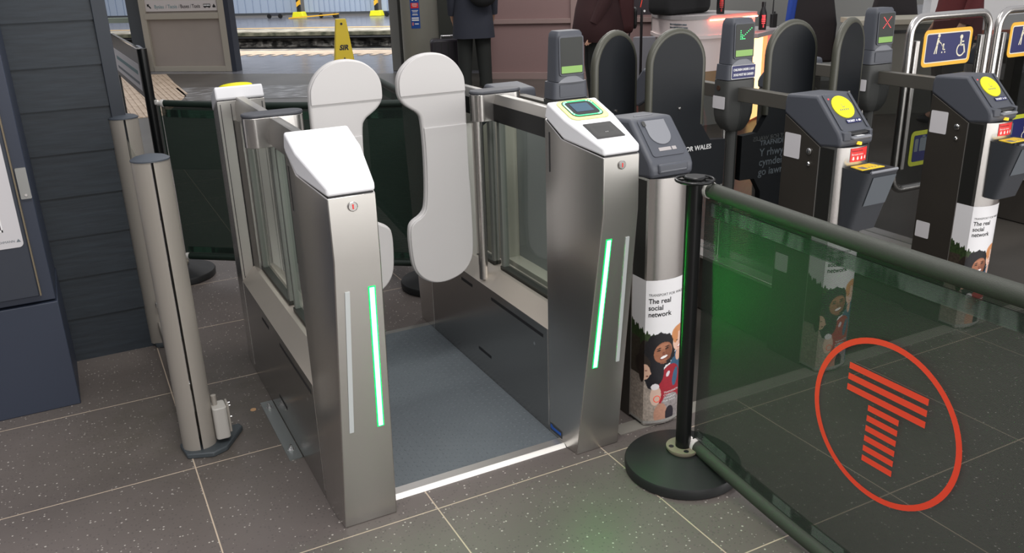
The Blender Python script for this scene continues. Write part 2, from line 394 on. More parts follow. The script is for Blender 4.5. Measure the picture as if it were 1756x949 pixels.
for i, n in enumerate((4.6, 6.05)):
    struct(MB().prism([(-26, n), (PW, n), (PW, n+.07), (-26, n+.07)], -1.1, -.95, lambda u, v, w: fw(u, v, w)).build('trim_4', steelp))
b = MB(); b.prism([(-26, 8.1), (PW, 8.1), (PW, 8.4), (-26, 8.4)], -1.3, -.09, lambda u, v, w: fw(u, v, w))
for k in range(0, 90):
    b.prism([(-13+k*.42, 8.05), (-12.62+k*.42, 8.05), (-12.62+k*.42, 8.1), (-13+k*.42, 8.1)], -.36, -.24, lambda u, v, w: fw(u, v, w))
    b.prism([(-13.2+k*.42, 8.05), (-12.82+k*.42, 8.05), (-12.82+k*.42, 8.1), (-13.2+k*.42, 8.1)], -.37, -.24, lambda u, v, w: fw(u, v, w))
struct(b.build('wall_track', brickt))
for i_, z_ in enumerate((-.15, -.42)):
    struct(MB().tube([fw(-26, 7.97, z_), fw(PW, 7.97, z_)], .032, 10).build('trim_15', blk))
struct(MB().prism([(-26, 7.95), (PW, 7.95), (PW, 8.5), (-26, 8.5)], -.10, -.02, lambda u, v, w: fw(u, v, w)).build('trim_5', mossy))
struct(MB().prism([(-26, 7.97), (PW, 7.97), (PW, 8.9), (-26, 8.9)], -.02, .0, lambda u, v, w: fw(u, v, w)).build('trim_6', edgem))
struct(MB().prism([(-26, 8.9), (PW, 8.9), (PW, 14.8), (-26, 14.8)], -.05, -.003, lambda u, v, w: fw(u, v, w)).build('floor', asph))
struct(MB().prism([(-26, 9.15), (PW, 9.15), (PW, 9.3), (-26, 9.3)], -.003, .004, lambda u, v, w: fw(u, v, w)).build('trim_7', mat('platform_line', rgb(225, 185, 120), .5)))

# left-hand booth wall clad in horizontal boards
b = MB(); y0 = 1.72
zs = [-.001, .185, .36, .528, .692, .863, 1.031, 1.19, 1.354, 1.52, 1.68, 1.84, 2.0]
for k in range(len(zs)-1):
    a, c = zs[k], zs[k+1]
    b.prism([(y0-.014, a), (y0-.002, c+.012), (y0+.05, c+.012), (y0+.05, a)], -1.6, -.004, YZ)
struct(b.build('wall_left', siding))
b = MB(); b.box(-.006, .045, y0-.022, y0+.9, 0, 2.05); struct(b.build('trim_8', bootht, bevel=.002))
b = MB(); b.box(-1.6, .04, y0+.05, y0+.85, 0, 2.05); struct(b.build('wall_back', bootht))
b = MB(); b.box(.045, .056, y0+.30, y0+.34, 0, 2.05); b.box(.045, .056, y0+.62, y0+.9, 0, 2.05); struct(b.build('trim_9', siding))

# panels of the far wall
def fbox(b, u0, u1, n0, n1, z0, z1): return b.prism([(u0, n0), (u1, n0), (u1, n1), (u0, n1)], z0, z1, lambda u, v, w: fw(u, v, w))
# left panel carrying the direction sign
struct(fbox(MB(), -1.43, .02, .0, .06, 0, 2.2).build('wall_panel', concr))
b = MB()
fbox(b, -1.44, -1.34, -.05, .06, 0, 2.2); fbox(b, -.08, .03, -.05, .06, 0, 2.2); fbox(b, -1.36, -.08, -.05, .05, 0.0, .08)
fbox(b, -1.36, -.08, -.06, .05, .80, .89)
struct(b.build('trim_10', framg, bevel=.004))
struct(fbox(MB(), .03, .11, -.05, .12, 0, 2.3).build('trim_11', mat('door_jamb', rgb(45, 50, 62), .5)))
t = thing('direction_sign', 'white wall sign with arrow reading buses and taxis above grey panel', 'sign', fw(-.72, -.012, .92), FR)
MB().box(-.62, .62, -.012, .0, 0, 1.1).build('panel', mat('sign_white', rgb(205, 198, 196), .5), t)
fx = frame((-.56, -.0125, .075), (1, 0, 0), (0, 0, 1))
for s, x, m in (('Bysiau', .10, prteal), ('/', .30, prgrey), ('Tacsis', .335, prteal), ('/', .525, prgrey), ('Buses', .555, prblk), ('/', .725, prgrey), ('Taxis', .755, prblk)):
    text('lettering', s, .076, m, t, frame((-.56+x, -.0125, .045), (1, 0, 0), (0, 0, 1)), sx=.88, bold=.001)
def arrow_pts(s=1.): return [(0, 1), (.62, 1), (.44, .80), (1, .2), (.8, 0), (.22, .58), (0, .38)]
plate('arrow', [(-.585+.07*x, .04+.07*y) for x, y in arrow_pts()], frame((0, -.0125, 0), (1, 0, 0), (0, 0, 1)), prblk, t, .001)
plate('arrow', [(-.585+.07*x, .185+.07*y) for x, y in arrow_pts()], frame((0, -.0125, 0), (1, 0, 0), (0, 0, 1)), prblk, t, .001)
b = MB().box(.395, .515, -.0135, -.0125, .05, .10); b.lathe([(.012, 0), (.012, .001)], m=frame((.42, -.0135, .05), (1, 0, 0), (0, 0, 1)) , seg=12); b.lathe([(.012, 0), (.012, .001)], m=frame((.49, -.0135, .05), (1, 0, 0), (0, 0, 1)), seg=12)
b.build('bus_symbol', prblk, t)
b = MB()
for k in range(4): b.box(.403+k*.027, .423+k*.027, -.0142, -.0135, .068, .09)
b.build('bus_windows', wht, t)
b = MB().prism([(.55, .045), (.60, .045), (.60, .07), (.588, .075), (.582, .095), (.568, .095), (.562, .075), (.55, .07)], -.0135, -.0125, XZ)
b.build('taxi_symbol', prblk, t)

# grey structures left of the panel
struct(fbox(MB(), -1.74, -1.44, .06, .3, 0, 2.6).build('wall_pier', mat('pier_dark', rgb(72, 76, 80), .6)))
struct(fbox(MB(), -1.44, -1.40, .30, .36, 0, 2.6).build('wall_strip', mat('pier_blue', rgb(120, 125, 140), .6)))
t = thing('roller_case', 'pale grey wheeled machine part behind the wall panel', 'case', fw(-1.53, -.10, 0), FR)
MB().lathe([(.0, 0), (.13, 0), (.15, .02), (.15, .05), (.13, .07), (0, .07)], m=Matrix.Translation((0, 0, .22)) @ Matrix.Rotation(PI/2, 4, 'X'), seg=28, sy=1.35).build('cover', mat('case_pale', rgb(165, 168, 178), .5), t, bevel=.004)
MB().lathe([(0, 0), (.03, 0), (.03, .01), (0, .01)], m=Matrix.Translation((0, -.07, .27)) @ Matrix.Rotation(PI/2, 4, 'X'), seg=20).build('hub', wht, t)
MB().box(-.12, .1, -.05, .05, 0, .06).build('base', blk, t)
t = thing('handrail_post', 'grey steel post in front of the bright platform left edge', 'post', fw(-2.0, .6, 0), FR)
MB().tube([(0, 0, 0), (0, 0, 2.3)], .045).build('pole', steelp, t)
MB().box(-1.2, .05, -.03, .03, .72, .80).build('rail', mat('rail_pale', rgb(150, 160, 145), .5), t)

# right jamb, lattice wall panels
b = MB(); fbox(b, 2.70, 2.84, -.05, .12, 0, 2.3); struct(b.build('trim_12', greyw, bevel=.006))
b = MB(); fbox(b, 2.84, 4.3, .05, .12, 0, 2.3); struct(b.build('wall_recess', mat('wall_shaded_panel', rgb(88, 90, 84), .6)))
b = MB(); fbox(b, 2.9, 3.25, .0, .05, .93, 1.0); fbox(b, 3.2, 3.25, .0, .05, 0, .93); struct(b.build('trim_13', greyw))
b = MB(); fbox(b, 4.35, 8.3, -.95, -.88, .0, 2.3); struct(b.build('wall_panels', pink))
b = MB()
for u in (4.35, 5.55, 6.75, 7.95): fbox(b, u, u+.09, -1.0, -.95, 0, 2.3)
fbox(b, 4.35, 8.3, -.99, -.95, 0, .09); fbox(b, 4.35, 8.3, -.99, -.95, .72, .78)
struct(b.build('trim_14', mat('panel_frame_pink', rgb(148, 126, 122), .6), bevel=.003))

# ------------------------------------------------------------------ far platform hoarding
def hoard(u0, u1, first):
    t = thing('hoarding_panel', 'pale corrugated hoarding panel on the far platform, ' + first, 'fence panel', fw((u0+u1)/2, 14.2, 0), FR, 'hoarding panels on the far platform')
    w = (u1-u0)/2; n = 14; pts = []
    b = MB()
    for k in range(n):
        x = -w+2*w*k/n
        b.box(x+.02, x+2*w/n-.02, -.03, 0, .12, 2.1)
    b.box(-w, w, 0, .02, .12, 2.1)
    b.build('sheet', mat('hoarding', rgb(170, 182, 200), .45, .1), t)
    MB().box(-w, w, -.05, .03, .06, .13).build('bottom_rail', steelp, t)
hoard(-13.4, -9.5, 'the farthest left one'); hoard(-9.4, -5.62, 'the one left of the first striped post'); hoard(-5.45, -3.0, 'the one between the two striped posts'); hoard(-2.83, .1, 'the one right of the second striped post')
for i, u in enumerate((-5.53, -2.91)):
    t = thing('striped_post', 'black and orange striped post with yellow foot, %s one on far platform' % ('left', 'right')[i], 'post', fw(u, 13.95, 0), FR, 'striped posts on the far platform')
    MB().box(-.05, .05, -.05, .05, .1, 1.9).build('pole', prblk, t)
    b = MB()
    for k in range(5): b.prism([(-.052, .3+.34*k), (.052, .38+.34*k), (.052, .52+.34*k), (-.052, .44+.34*k)], -.054, .054, XZ)
    b.build('stripes', orng, t)
    MB().prism([(-.20, 0), (.20, 0), (.15, .16), (-.15, .16)], -.15, .15, XZ).build('foot', yel, t, bevel=.01)
random.seed(3)
for i, (u, w, c) in enumerate(((-6.1, .5, (60, 62, 70)), (-4.3, .6, (90, 90, 95)), (-2.2, .45, (40, 48, 70)), (-1.4, .4, (40, 48, 70)))):
    t = thing('trolley', ('dark wheeled kit lying under the left hoarding', 'grey wheeled kit lying under the middle hoarding', 'blue wheeled kit just right of the right striped post', 'blue wheeled kit farthest right under the hoarding')[i], 'trolley', fw(u, 13.5, 0), FR)
    MB().box(-w/2, w/2, -.12, .12, .08, .16).build('deck', mat('trolley_%d' % i, rgb(*c), .6), t, bevel=.01)
    for s in (-1, 1): MB().lathe([(0, -.02), (.07, -.02), (.07, .02), (0, .02)], m=Matrix.Translation((s*w*.38, -.12, .07)) @ Matrix.Rotation(PI/2, 4, 'X'), seg=16).build('wheel', blk, t)
t = thing('plank', 'orange board lying flat between the striped posts', 'plank', fw(-4.6, 13.2, 0), FR)
MB().prism([(-.9, 0), (.7, .10), (.7, .13), (-.9, .03)], -.1, .1, XZ).build('board', orng, t); MB().box(.62, .70, -.1, .1, 0, .10).build('block', blk, t)

# tall yellow wet-floor cone
t = thing('wet_floor_cone', 'tall yellow four-sided wet floor cone standing in the doorway', 'cone', (3.24, 9.42, 0), math.radians(-12))
b = MB(); b.poly([(-.16, -.16, .02), (.16, -.16, .02), (.16, .16, .02), (-.16, .16, .02), (-.065, -.065, .86), (.065, -.065, .86), (.065, .065, .86), (-.065, .065, .86)], [(3, 2, 1, 0), (4, 5, 6, 7), (0, 1, 5, 4), (1, 2, 6, 5), (2, 3, 7, 6), (3, 0, 4, 7)])
b.build('body', cony, t, bevel=.008); MB().box(-.19, .19, -.19, .19, 0, .025).build('base', cony, t, bevel=.006)
sl = .095/.84
def conf(z): return frame((0, -.16+sl*(z-.02)-.002, z), (1, 0, 0), (0, sl, 1))
plate('keyhole', circle(.016, 20), conf(.80), prblk, t, .001)
text('lettering', 'SIR', .088, prblk, t, conf(.475) @ Matrix(((1, .25, 0, 0), (0, 1, 0, 0), (0, 0, 1, 0), (0, 0, 0, 1))), align='CENTER', bold=.004)
b = MB().prism([(-.05, 0), (.05, 0), (0, .085)], 0, .001, XY); b.build('triangle', prblk, t, xf=conf(.30))
b = MB().prism([(-.03, .012), (.03, .012), (0, .062)], .001, .0015, XY); b.build('triangle_inner', cony, t, xf=conf(.30))

# column with poster
t = thing('column', 'stout round grey column carrying a narrow blue and red notice', 'column', (4.52, 9.86, 0))
MB().lathe([(.26, 0), (.26, 2.6)], seg=40).build('shaft', mat('column_paint', rgb(126, 124, 114), .5), t)
a0 = math.atan2(CAM.y-9.86, CAM.x-4.52)
def colw(x, y, r=.262):
    a = a0+.02+x/r; return Vector((r*math.cos(a), r*math.sin(a), y))
def colpatch(name, x0, x1, z0, z1, m, r=.262):
    b = MB(); n = 8; V = []
    for k in range(n+1):
        x = x0+(x1-x0)*k/n; V += [colw(x, z0, r), colw(x, z1, r)]
    b.poly(V, [(2*k, 2*k+2, 2*k+3, 2*k+1) for k in range(n)]); return b.build(name, m, t)
colpatch('notice', -.13, .0, .66, 1.14, pblue2); colpatch('notice_red_panel', -.12, -.01, .93, 1.0, redl, .264)
colpatch('paper', -.21, .26, 1.22, 1.6, paper, .264)
for k, (zz_, w_l, h_l) in enumerate(((.985, .07, .006), (.968, .08, .006), (.950, .06, .006), (.895, .09, .008), (.878, .07, .008), (.850, .07, .007), (.836, .08, .007), (.790, .10, .018), (.762, .10, .018))):
    colpatch('print_line', -.065-w_l/2, -.065+w_l/2, zz_, zz_+h_l, wht, .2655)
colpatch('red_pictogram', -.115, -.090, .70, .742, mat('notice_pinkish', rgb(190, 110, 120), .5), .265)
for x in (-.09, -.04): colpatch('pictogram', x-.012, x+.012, 1.03, 1.11, wht, .265)
plate_a = colpatch('arrow', -.075, -.02, .714, .728, wht, .265)

# ------------------------------------------------------------------ people
def skinned(name, pts, edges, radii, m, parent, sub=2):
    me = bpy.data.meshes.new(name); me.from_pydata(pts, edges, []); o = bpy.data.objects.new(name, me); C.objects.link(o); o.parent = parent
    o.modifiers.new('skin', 'SKIN'); sv = me.skin_vertices[0].data
    for i, r in enumerate(radii): sv[i].radius = (r, r) if not isinstance(r, tuple) else r
    sv[0].use_root = True
    s = o.modifiers.new('sub', 'SUBSURF'); s.levels = sub; s.render_levels = sub
    me.materials.append(m)
    for p in me.polygons: p.use_smooth = True
    return o
def body(t, s=1.0, armr=None, arml=None, foot=.12):
    P = [(0, 0, .95), (0, 0, 1.12), (0, 0, 1.32), (0, 0, 1.46), (0, -.01, 1.53), (0, -.03, 1.62), (0, -.03, 1.70),
         (.10, 0, .88), (.11, -.02, .50), (.12, .02, .10), (.12, -foot, .05), (-.10, 0, .88), (-.11, -.01, .50), (-.12, .02, .10), (-.12, -foot, .05)]
    E_ = [(0, 1), (1, 2), (2, 3), (3, 4), (4, 5), (5, 6), (0, 7), (7, 8), (8, 9), (9, 10), (0, 11), (11, 12), (12, 13), (13, 14)]
    Rr = [.13, .12, .14, .09, .055, .085, .075, .09, .06, .042, .04, .09, .06, .042, .04]
    ra = armr or [(.19, 0, 1.42), (.25, .02, 1.14), (.25, -.06, .90), (.25, -.10, .83)]
    la = arml or [(-.19, 0, 1.42), (-.25, .02, 1.14), (-.25, -.06, .90), (-.25, -.10, .83)]
    for arm, sg in ((ra, 1), (la, -1)):
        k = len(P); P += arm; E_ += [(3, k), (k, k+1), (k+1, k+2), (k+2, k+3)]; Rr += [.06, .045, .032, .030]
        h = Vector(arm[3]); d = (h-Vector(arm[2])).normalized()
        for f, (ox, ln) in enumerate(((-.022, .075), (-.008, .085), (.008, .08), (.022, .065))):
            kk = len(P); P += [tuple(h+d*.03+Vector((0, ox, 0))), tuple(h+d*(.03+ln*.6)+Vector((-sg*.008, ox, 0))), tuple(h+d*(.03+ln)+Vector((-sg*.022, ox, 0)))]
            E_ += [(k+3, kk), (kk, kk+1), (kk+1, kk+2)]; Rr += [.010, .009, .008]
    P = [tuple(Vector(p)*s) for p in P]; Rr = [r*s for r in Rr]
    b_ = skinned('body', P, E_, Rr, skin, t)
    MB().ball((0, -.11*s, 1.66*s), .013*s, .022*s, .022*s, 10).build('nose', skin, t)
    for sx_ in (-1, 1): MB().ball((sx_*.033*s, -.105*s, 1.685*s), .011*s, .006*s, .007*s, 8).build('eye', prblk, t)
    return b_
# man by the column, back to us
t = thing('person', 'person in a long navy coat and dark trousers standing with back turned beside column', 'person', (4.52, 8.06, 0), math.radians(158))
body(t)
b = MB(); rings = [(.265, .62, .17), (.25, .80, .165), (.235, 1.0, .15), (.225, 1.2, .145), (.24, 1.36, .14), (.17, 1.47, .10), (.07, 1.52, .07)]
def coat(b, rings, seg=24):
    R = [[b.bm.verts.new((rx*math.cos(2*PI*k/seg), ry*math.sin(2*PI*k/seg)*(1+.04*math.sin(5*k)), z)) for k in range(seg)] for rx, z, ry in rings]
    for a, c in zip(R, R[1:]):
        for k in range(seg): b.bm.faces.new((a[k], a[(k+1) % seg], c[(k+1) % seg], c[k]))
    b.bm.faces.new(R[0][::-1]); b.bm.faces.new(R[-1]); return b
coat(b, rings).build('coat', navy, t, ang=60)
for sg in (-1, 1):
    MB().tube([(sg*.20, 0, 1.42), (sg*.26, .02, 1.14), (sg*.26, -.05, .90)], [.07, .06, .05]).build('sleeve', navy, t, ang=60)
    MB().tube([(sg*.10, 0, .86), (sg*.115, -.02, .50), (sg*.13, .02, .12), (sg*.13, .02, .03)], [.115, .095, .08, .085], 16).build('trouser_leg', trous, t, ang=60)
    MB().ball((sg*.13, -.05, .04), .05, .14, .045).build('shoe', blk, t)
MB().ball((0, -.01, 1.69), .095, .10, .11).build('hair', hairm, t)
b = MB(); b.ball((-.12, .20, 1.16), .18, .10, .17); b.build('shoulder_bag', mat('bag_black', rgb(24, 25, 27), .7), t)
# person in maroon coat
t = thing('person', 'person in a dark maroon coat with a reddish backpack behind the black paddles', 'person', (4.70, 5.5, 0), math.radians(-112))
body(t, .97)
b = MB(); coat(b, [(.31, .74, .24), (.35, .86, .25), (.30, 1.05, .22), (.25, 1.2, .18), (.25, 1.36, .16), (.17, 1.45, .11), (.07, 1.50, .07)]).build('coat', maroon, t, ang=60)
for sg in (-1, 1):
    MB().tube([(sg*.20, 0, 1.40), (sg*.29, .02, 1.14), (sg*.27, -.08, .92)], [.075, .07, .055]).build('sleeve', maroon, t, ang=60)
    MB().tube([(sg*.10, 0, .86), (sg*.115, -.02, .50), (sg*.13, .02, .12), (sg*.13, .02, .03)], [.12, .095, .08, .08], 16).build('trouser_leg', trous, t, ang=60)
    MB().ball((sg*.13, -.05, .04), .05, .14, .045).build('shoe', blk, t)
MB().ball((0, -.01, 1.64), .10, .105, .12).build('hair', hairm, t)
bp_ = MB().prism(rrect(-.17, .17, .80, 1.34, .08), .17, .33, XZ).build('backpack', maroon2, t, bevel=.03, seg=4)
MB().tube([(-.13, .33, .86), (-.14, .36, .80), (-.12, .34, .74)], .008).build('strap', blk, t)
MB().prism(rrect(-.13, .13, .84, 1.05, .05), .33, .37, XZ).build('backpack_pocket', blk, t, bevel=.015, seg=3)

# suitcase
t = thing('suitcase', 'dark hard-shell suitcase standing at the feet of navy coated person', 'suitcase', (4.44, 8.72, 0), math.radians(-20))
shell = mat('suitcase_shell', rgb(40, 34, 42), .3)
MB().prism(rrect(-.23, .23, .06, .58, .06), -.13, .13, XZ).build('shell', shell, t, bevel=.03, seg=3)
b = MB()
for k in range(5): b.box(-.18+.085*k, -.165+.085*k, -.136, -.13, .1, .54)
b.build('ribs', blk, t)
for sx_ in (-1, 1):
    for sy_ in (-1, 1): MB().lathe([(0, -.012), (.03, -.012), (.03, .012), (0, .012)], m=Matrix.Translation((sx_*.17, sy_*.09, .03)) @ Matrix.Rotation(PI/2, 4, 'Y'), seg=14).build('wheel', blk, t)
MB().tube([(-.08, 0, .57), (-.08, 0, .61), (.08, 0, .61), (.08, 0, .57)], .012).build('handle', chrome, t)

# ------------------------------------------------------------------ ticket machine at the left
MX1 = -.312
t = thing('ticket_machine', 'dark blue ticket machine with white front panel beside boarded wall', 'ticket machine', (-.80, 1.5, 0))
def L_(x): return x+.80
def Ly(y): return y-1.5
MB().box(L_(-1.3), L_(MX1), Ly(1.285), Ly(1.70), 0, .415).build('plinth', machm, t, bevel=.003)
MB().box(L_(-1.3), L_(-.316), Ly(1.296), Ly(1.70), .421, 2.0).build('body', machm, t, bevel=.003)
d = MB().box(L_(-1.2), L_(-.362), Ly(1.262), Ly(1.294), .452, 1.95).build('door', machd, t, bevel=.004)
MB().box(L_(-.3615), L_(-.357), Ly(1.266), Ly(1.294), .452, 1.95).build('door_edge', mat('door_seal', rgb(120, 108, 88), .6), t)
MB().prism(rrect(L_(-1.1), L_(-.374), .640, 1.9, .015), Ly(1.259), Ly(1.262), XZ).build('front_panel', mat('machine_white', rgb(205, 202, 205), .5), t)
s_ = MB().box(L_(-.75), L_(-.430), Ly(1.2575), Ly(1.259), .708, .80).build('screen', mat('machine_screen', rgb(90, 80, 88), .15), t)
b = MB().box(L_(-.75), L_(-.426), Ly(1.2577), Ly(1.2588), .700, .708); b.box(L_(-.430), L_(-.426), Ly(1.2577), Ly(1.2588), .700, .80); b.build('screen_border', wht, t)
text('lettering', 'SCHEIDT&BACHMANN', .0115, prgrey, t, frame((L_(-.398), Ly(1.2586), .660), (1, 0, 0), (0, 0, 1)), align='RIGHT')
text('lettering', 'machine', .014, prgrey, t, frame((L_(-.415), Ly(1.2586), .856), (1, 0, 0), (0, 0, 1)), align='RIGHT')
plate('maker_symbol', [(L_(-.394), .659), (L_(-.380), .659), (L_(-.387), .670)], frame((0, Ly(1.2586), 0), (1, 0, 0), (0, 0, 1)), prgrey, t, .0003)
MB().prism(rrect(L_(-.352), L_(-.319), .798, .905, .003), Ly(1.284), Ly(1.2955), XZ).build('hinge_plate', mat('hinge_grey', rgb(150, 150, 148), .5, .3), t)
MB().lathe([(0, 0), (.0045, 0), (.0045, .002), (0, .002)], m=Matrix.Translation((L_(-.335), Ly(1.2835), .812)) @ Matrix.Rotation(PI/2, 4, 'X'), seg=12).build('screw', chrome, t)

# ------------------------------------------------------------------ grey glass barrier with two round posts
t = thing('post_barrier', 'grey two-post glass barrier with dark caps beside ticket machine', 'barrier', (.035, .72, 0))
def bollard(dy, dx, h, ytop=0):
    for sg in (-1, 1):      # half-round shells either side of the glass slot
        n = 10; R = .047
        pts = [(sg*.004, -R)] + [(sg*(.004+R*math.cos(-PI/2+PI*k/n)*1.08), R*math.sin(-PI/2+PI*k/n)) for k in range(1, n)] + [(sg*.004, R)]
        if sg < 0: pts = pts[::-1]
        o = MB().prism([(dx+u, dy+v) for u, v in pts], .014, h, XY).build('post', bollm, t, ang=50)
    MB().lathe([(.0505, 0), (.0505, .004), (.04, .011), (.02, .016), (0, .017)], (dx, dy, h), 28, sx=1.12).build('cap', bollc, t)
bollard(0, 0, .99); bollard(1.0, .0, .975)
MB().box(-.003, .003, .05, .955, .13, .90).build('glass_panel', glso, t)
MB().box(-.016, .016, .045, .955, .06, .115).build('bottom_rail', bollm, t, bevel=.005)
for dy in (.93, .07):
    MB().box(-.012, .012, dy-.012, dy+.012, .19, .215).build('clamp', chrome, t, bevel=.003)
base = [(-.062, .03), (-.05, -.055), (.03, -.085), (.078, -.065), (.15, .05), (.142, .075), (.02, .075)]
for dy in (0., 1.0):
    b = MB().prism([(u if not dy else u*.75, v*(.9 if dy else 1)+dy) for u, v in base], .0, .018, XY).build('base_plate', mat('base_dark_%d' % int(dy), rgb(66, 72, 76), .5), t, bevel=.004)
MB().prism(rrect(.052, .098, -.045, .02, .012), .035, .15, XY).build('lock_box', mat('lock_box_grey', rgb(178, 174, 168), .5), t, bevel=.003)
MB().box(.098, .106, -.035, .01, .05, .155).build('lock_plate', bollm, t, bevel=.002)
MB().lathe([(.009, 0), (.009, .035), (0, .037)], (.065, -.005, .15), 16).build('lock_pin', bollm, t)
b = MB()
for z in (.142, .153, .1): b.tube([(.104, -.02, z), (.112, -.02, z)], .0022, 8)
b.build('screws', chrome, t)

# ------------------------------------------------------------------ wide access gate pedestals
YC = .72     # mid plane
def pedestal(cx, p, label, smart):
    """p=+1: passage on the +x side"""
    t = thing('gate_pedestal', label, 'ticket gate', (cx, 0, 0))
    def shell(fy):
        V = []
        cols = [(.213, 0, .0855), (.115, 0, .0855), (.045, 0, .0785), (-.07, .838, .060), (-.07, .999, .060), (.115, 1.0255, .0855), (.213, 1.072, .0855), (.115, .838, .0855), (.213, .838, .0855)]
        for s in (-1, 1):
            for y, z, hw in cols: V.append((s*hw, fy(y), z))
        Fc = []
        side = [(0, 1, 7, 8), (1, 2, 3, 7), (7, 3, 4, 5), (8, 7, 5, 6)]
        for f in side: Fc.append(f); Fc.append(tuple(i+9 for i in f[::-1]))
        Fc += [(2, 11, 12, 3), (3, 12, 13, 4), (4, 13, 14, 5), (5, 14, 15, 6), (0, 8, 17, 9), (8, 6, 15, 17), (0, 9, 10, 1), (1, 10, 11, 2)]
        return MB().poly(V, Fc)
    for front in (True, False):
        fy = (lambda y: y) if front else (lambda y: 2*YC-y)
        pl_ = shell(fy).build('pillar', steel, t, bevel=.0025, ang=12); pl_.data.materials.append(steelf)
        for pg in pl_.data.polygons:
            if abs(pg.normal.y) > .6: pg.material_index = 1
        # seam gasket
        pl = [(-.067, 1.0), (.115, 1.0265), (.212, 1.073)]
        # cap
        V = []; ring = [(-.0705, .0605, 1.003, 1.026), (.1, .0865, 1.0245, 1.086), (.2, .0865, 1.070, 1.122)]
        for s in (-1, 1):
            for y, hw, zb, zt in ring:
                V += [(s*hw, fy(y+(.014 if y == .2 else 0)), zb+(.0065 if y == .2 else 0)), (s*(hw-.001), fy(y), zt)]
        Fc = [(0, 2, 3, 1), (2, 4, 5, 3), (6, 7, 9, 8), (8, 9, 11, 10), (0, 1, 7, 6), (4, 10, 11, 5), (1, 3, 9, 7), (3, 5, 11, 9), (0, 6, 8, 2), (2, 8, 10, 4)]
        cap_ = MB().poly(V, Fc).build('cap', white, t, bevel=.007, seg=4, ang=25)
        MB().poly([(s*h, fy(y), z) for s in (-1, 1) for y, h, z in ((-.066, .056, .998), (-.066, .056, 1.006), (.11, .082, 1.024), (.11, .082, 1.032), (.205, .082, 1.068), (.205, .082, 1.075))],
                  [(0, 2, 3, 1), (2, 4, 5, 3), (6, 7, 9, 8), (8, 9, 11, 10), (0, 1, 7, 6), (4, 10, 11, 5), (1, 3, 9, 7), (3, 5, 11, 9), (0, 6, 8, 2), (2, 8, 10, 4)]).build('gasket', prblk, t)
        # slanted lower face features
        k_ = -.115/.838
        if front:
            e = lambda z: .045+k_*z
            for xa, xb, on in ((.0325, .0405, True), (-.0315, -.0425, False)):
                xf = frame((0, e(.327)-.0004, .327), (1, 0, 0), (0, k_, 1))
                # strip runs from (xb low) to (xa high)
                h = .427*math.sqrt(1+k_*k_); xa2, xb2 = p*xa, p*xb; w = .0062
                MB().prism([(xb2-w, 0), (xb2+w, 0), (xa2+w, h), (xa2-w, h)], 0, .0022, XY).build('light_strip' if on else 'light_strip_unlit', led if on else ledoff, t, xf=xf)
                if on: MB().prism([(xb2-w-.0035, -.0035), (xb2+w+.0035, -.0035), (xa2+w+.0035, h+.0035), (xa2-w-.0035, h+.0035)], 0, .0012, XY).build('light_strip_halo', ledhalo, t, xf=xf)
            xf = frame((0, -.0702, .973), (1, 0, 0), (0, 0, 1))
            MB().lathe([(0, 0), (.0125, 0), (.0125, .003), (.0105, .0045), (0, .0045)], m=xf, seg=24).build('lock', steelv, t, ang=20)
            MB().box(-.0018, .0018, -.006, .006, .0045, .005).build('lock_slot', redl, t, xf=xf)
            for s in (-1, 1): MB().box(*((-.0865, -.0855) if s < 0 else (.0855, .0865)), .182, .188, .915, 1.035).build('vent_slot', prblk, t)
        else:
            capf = lambda u, v: frame((0, fy(.085), 1.0815+.0005), (1, 0, 0), (0, -1 if not front else 1, .356))
            zf = lambda y: 1.122+(y-.2)*.364
            xf = frame((0, fy(.150), zf(.150)), (-1, 0, 0), (0, -.94, .342))
            plate('reader_pad', circle(.06, 32, sy=.8), xf, yel, t, .012, .001)
    # lower cabinet, its doors and ledges
    y0, y1 = .2135, 2*YC-.2135
    MB().box(-.0855, .0855, y0, y1, .0, .384).build('cabinet', darkst, t, bevel=.002)
    for s in (-1, 1):
        xs = sorted((s*.0855, s*.0862))
        MB().box(xs[0], xs[1], y0, y0+.004, .03, .384).build('seam', alum, t)
        MB().box(xs[0], xs[1], y1-.004, y1, .03, .384).build('seam', alum, t)
        b = MB()
        for a, c, z in ((.246, .635, .349), (.80, .902, .346), (.656, .765, .101)): b.box(xs[0], xs[1], a, c, z-.006, z+.006)
        b.build('vent_slots', prblk, t)
        MB().lathe([(0, 0), (.006, 0), (.006, .002), (0, .0025)], m=frame((s*.0856, .308, .297), (0, -s, 0), (0, 0, 1)), seg=14).build('cam_lock', chrome, t)
    prof = [(-.0855, .384), (.0855, .384), (.036, .438), (.022, .438), (.022, .432), (-.022, .432), (-.022, .438), (-.036, .438)]
    MB().prism(prof, y0, y1, XZ).build('ledge', ledge, t, ang=20)
    # bevelled jambs either end
    for fy in ((lambda y: y), (lambda y: 2*YC-y)):
        pr_ = [(-.036, fy(.2135)), (.036, fy(.2135)), (.022, fy(.262)), (-.022, fy(.262))]
        MB().prism(pr_, .43, 1.0, XY).build('jamb', steelf, t, ang=20)
        for sx_ in (-.0745, -.0375, .0375, .0745): MB().box(sx_-.0012, sx_+.0012, min(fy(.213), fy(.2142)), max(fy(.213), fy(.2142)), .386, 1.06).build('panel_seam', prblk, t)
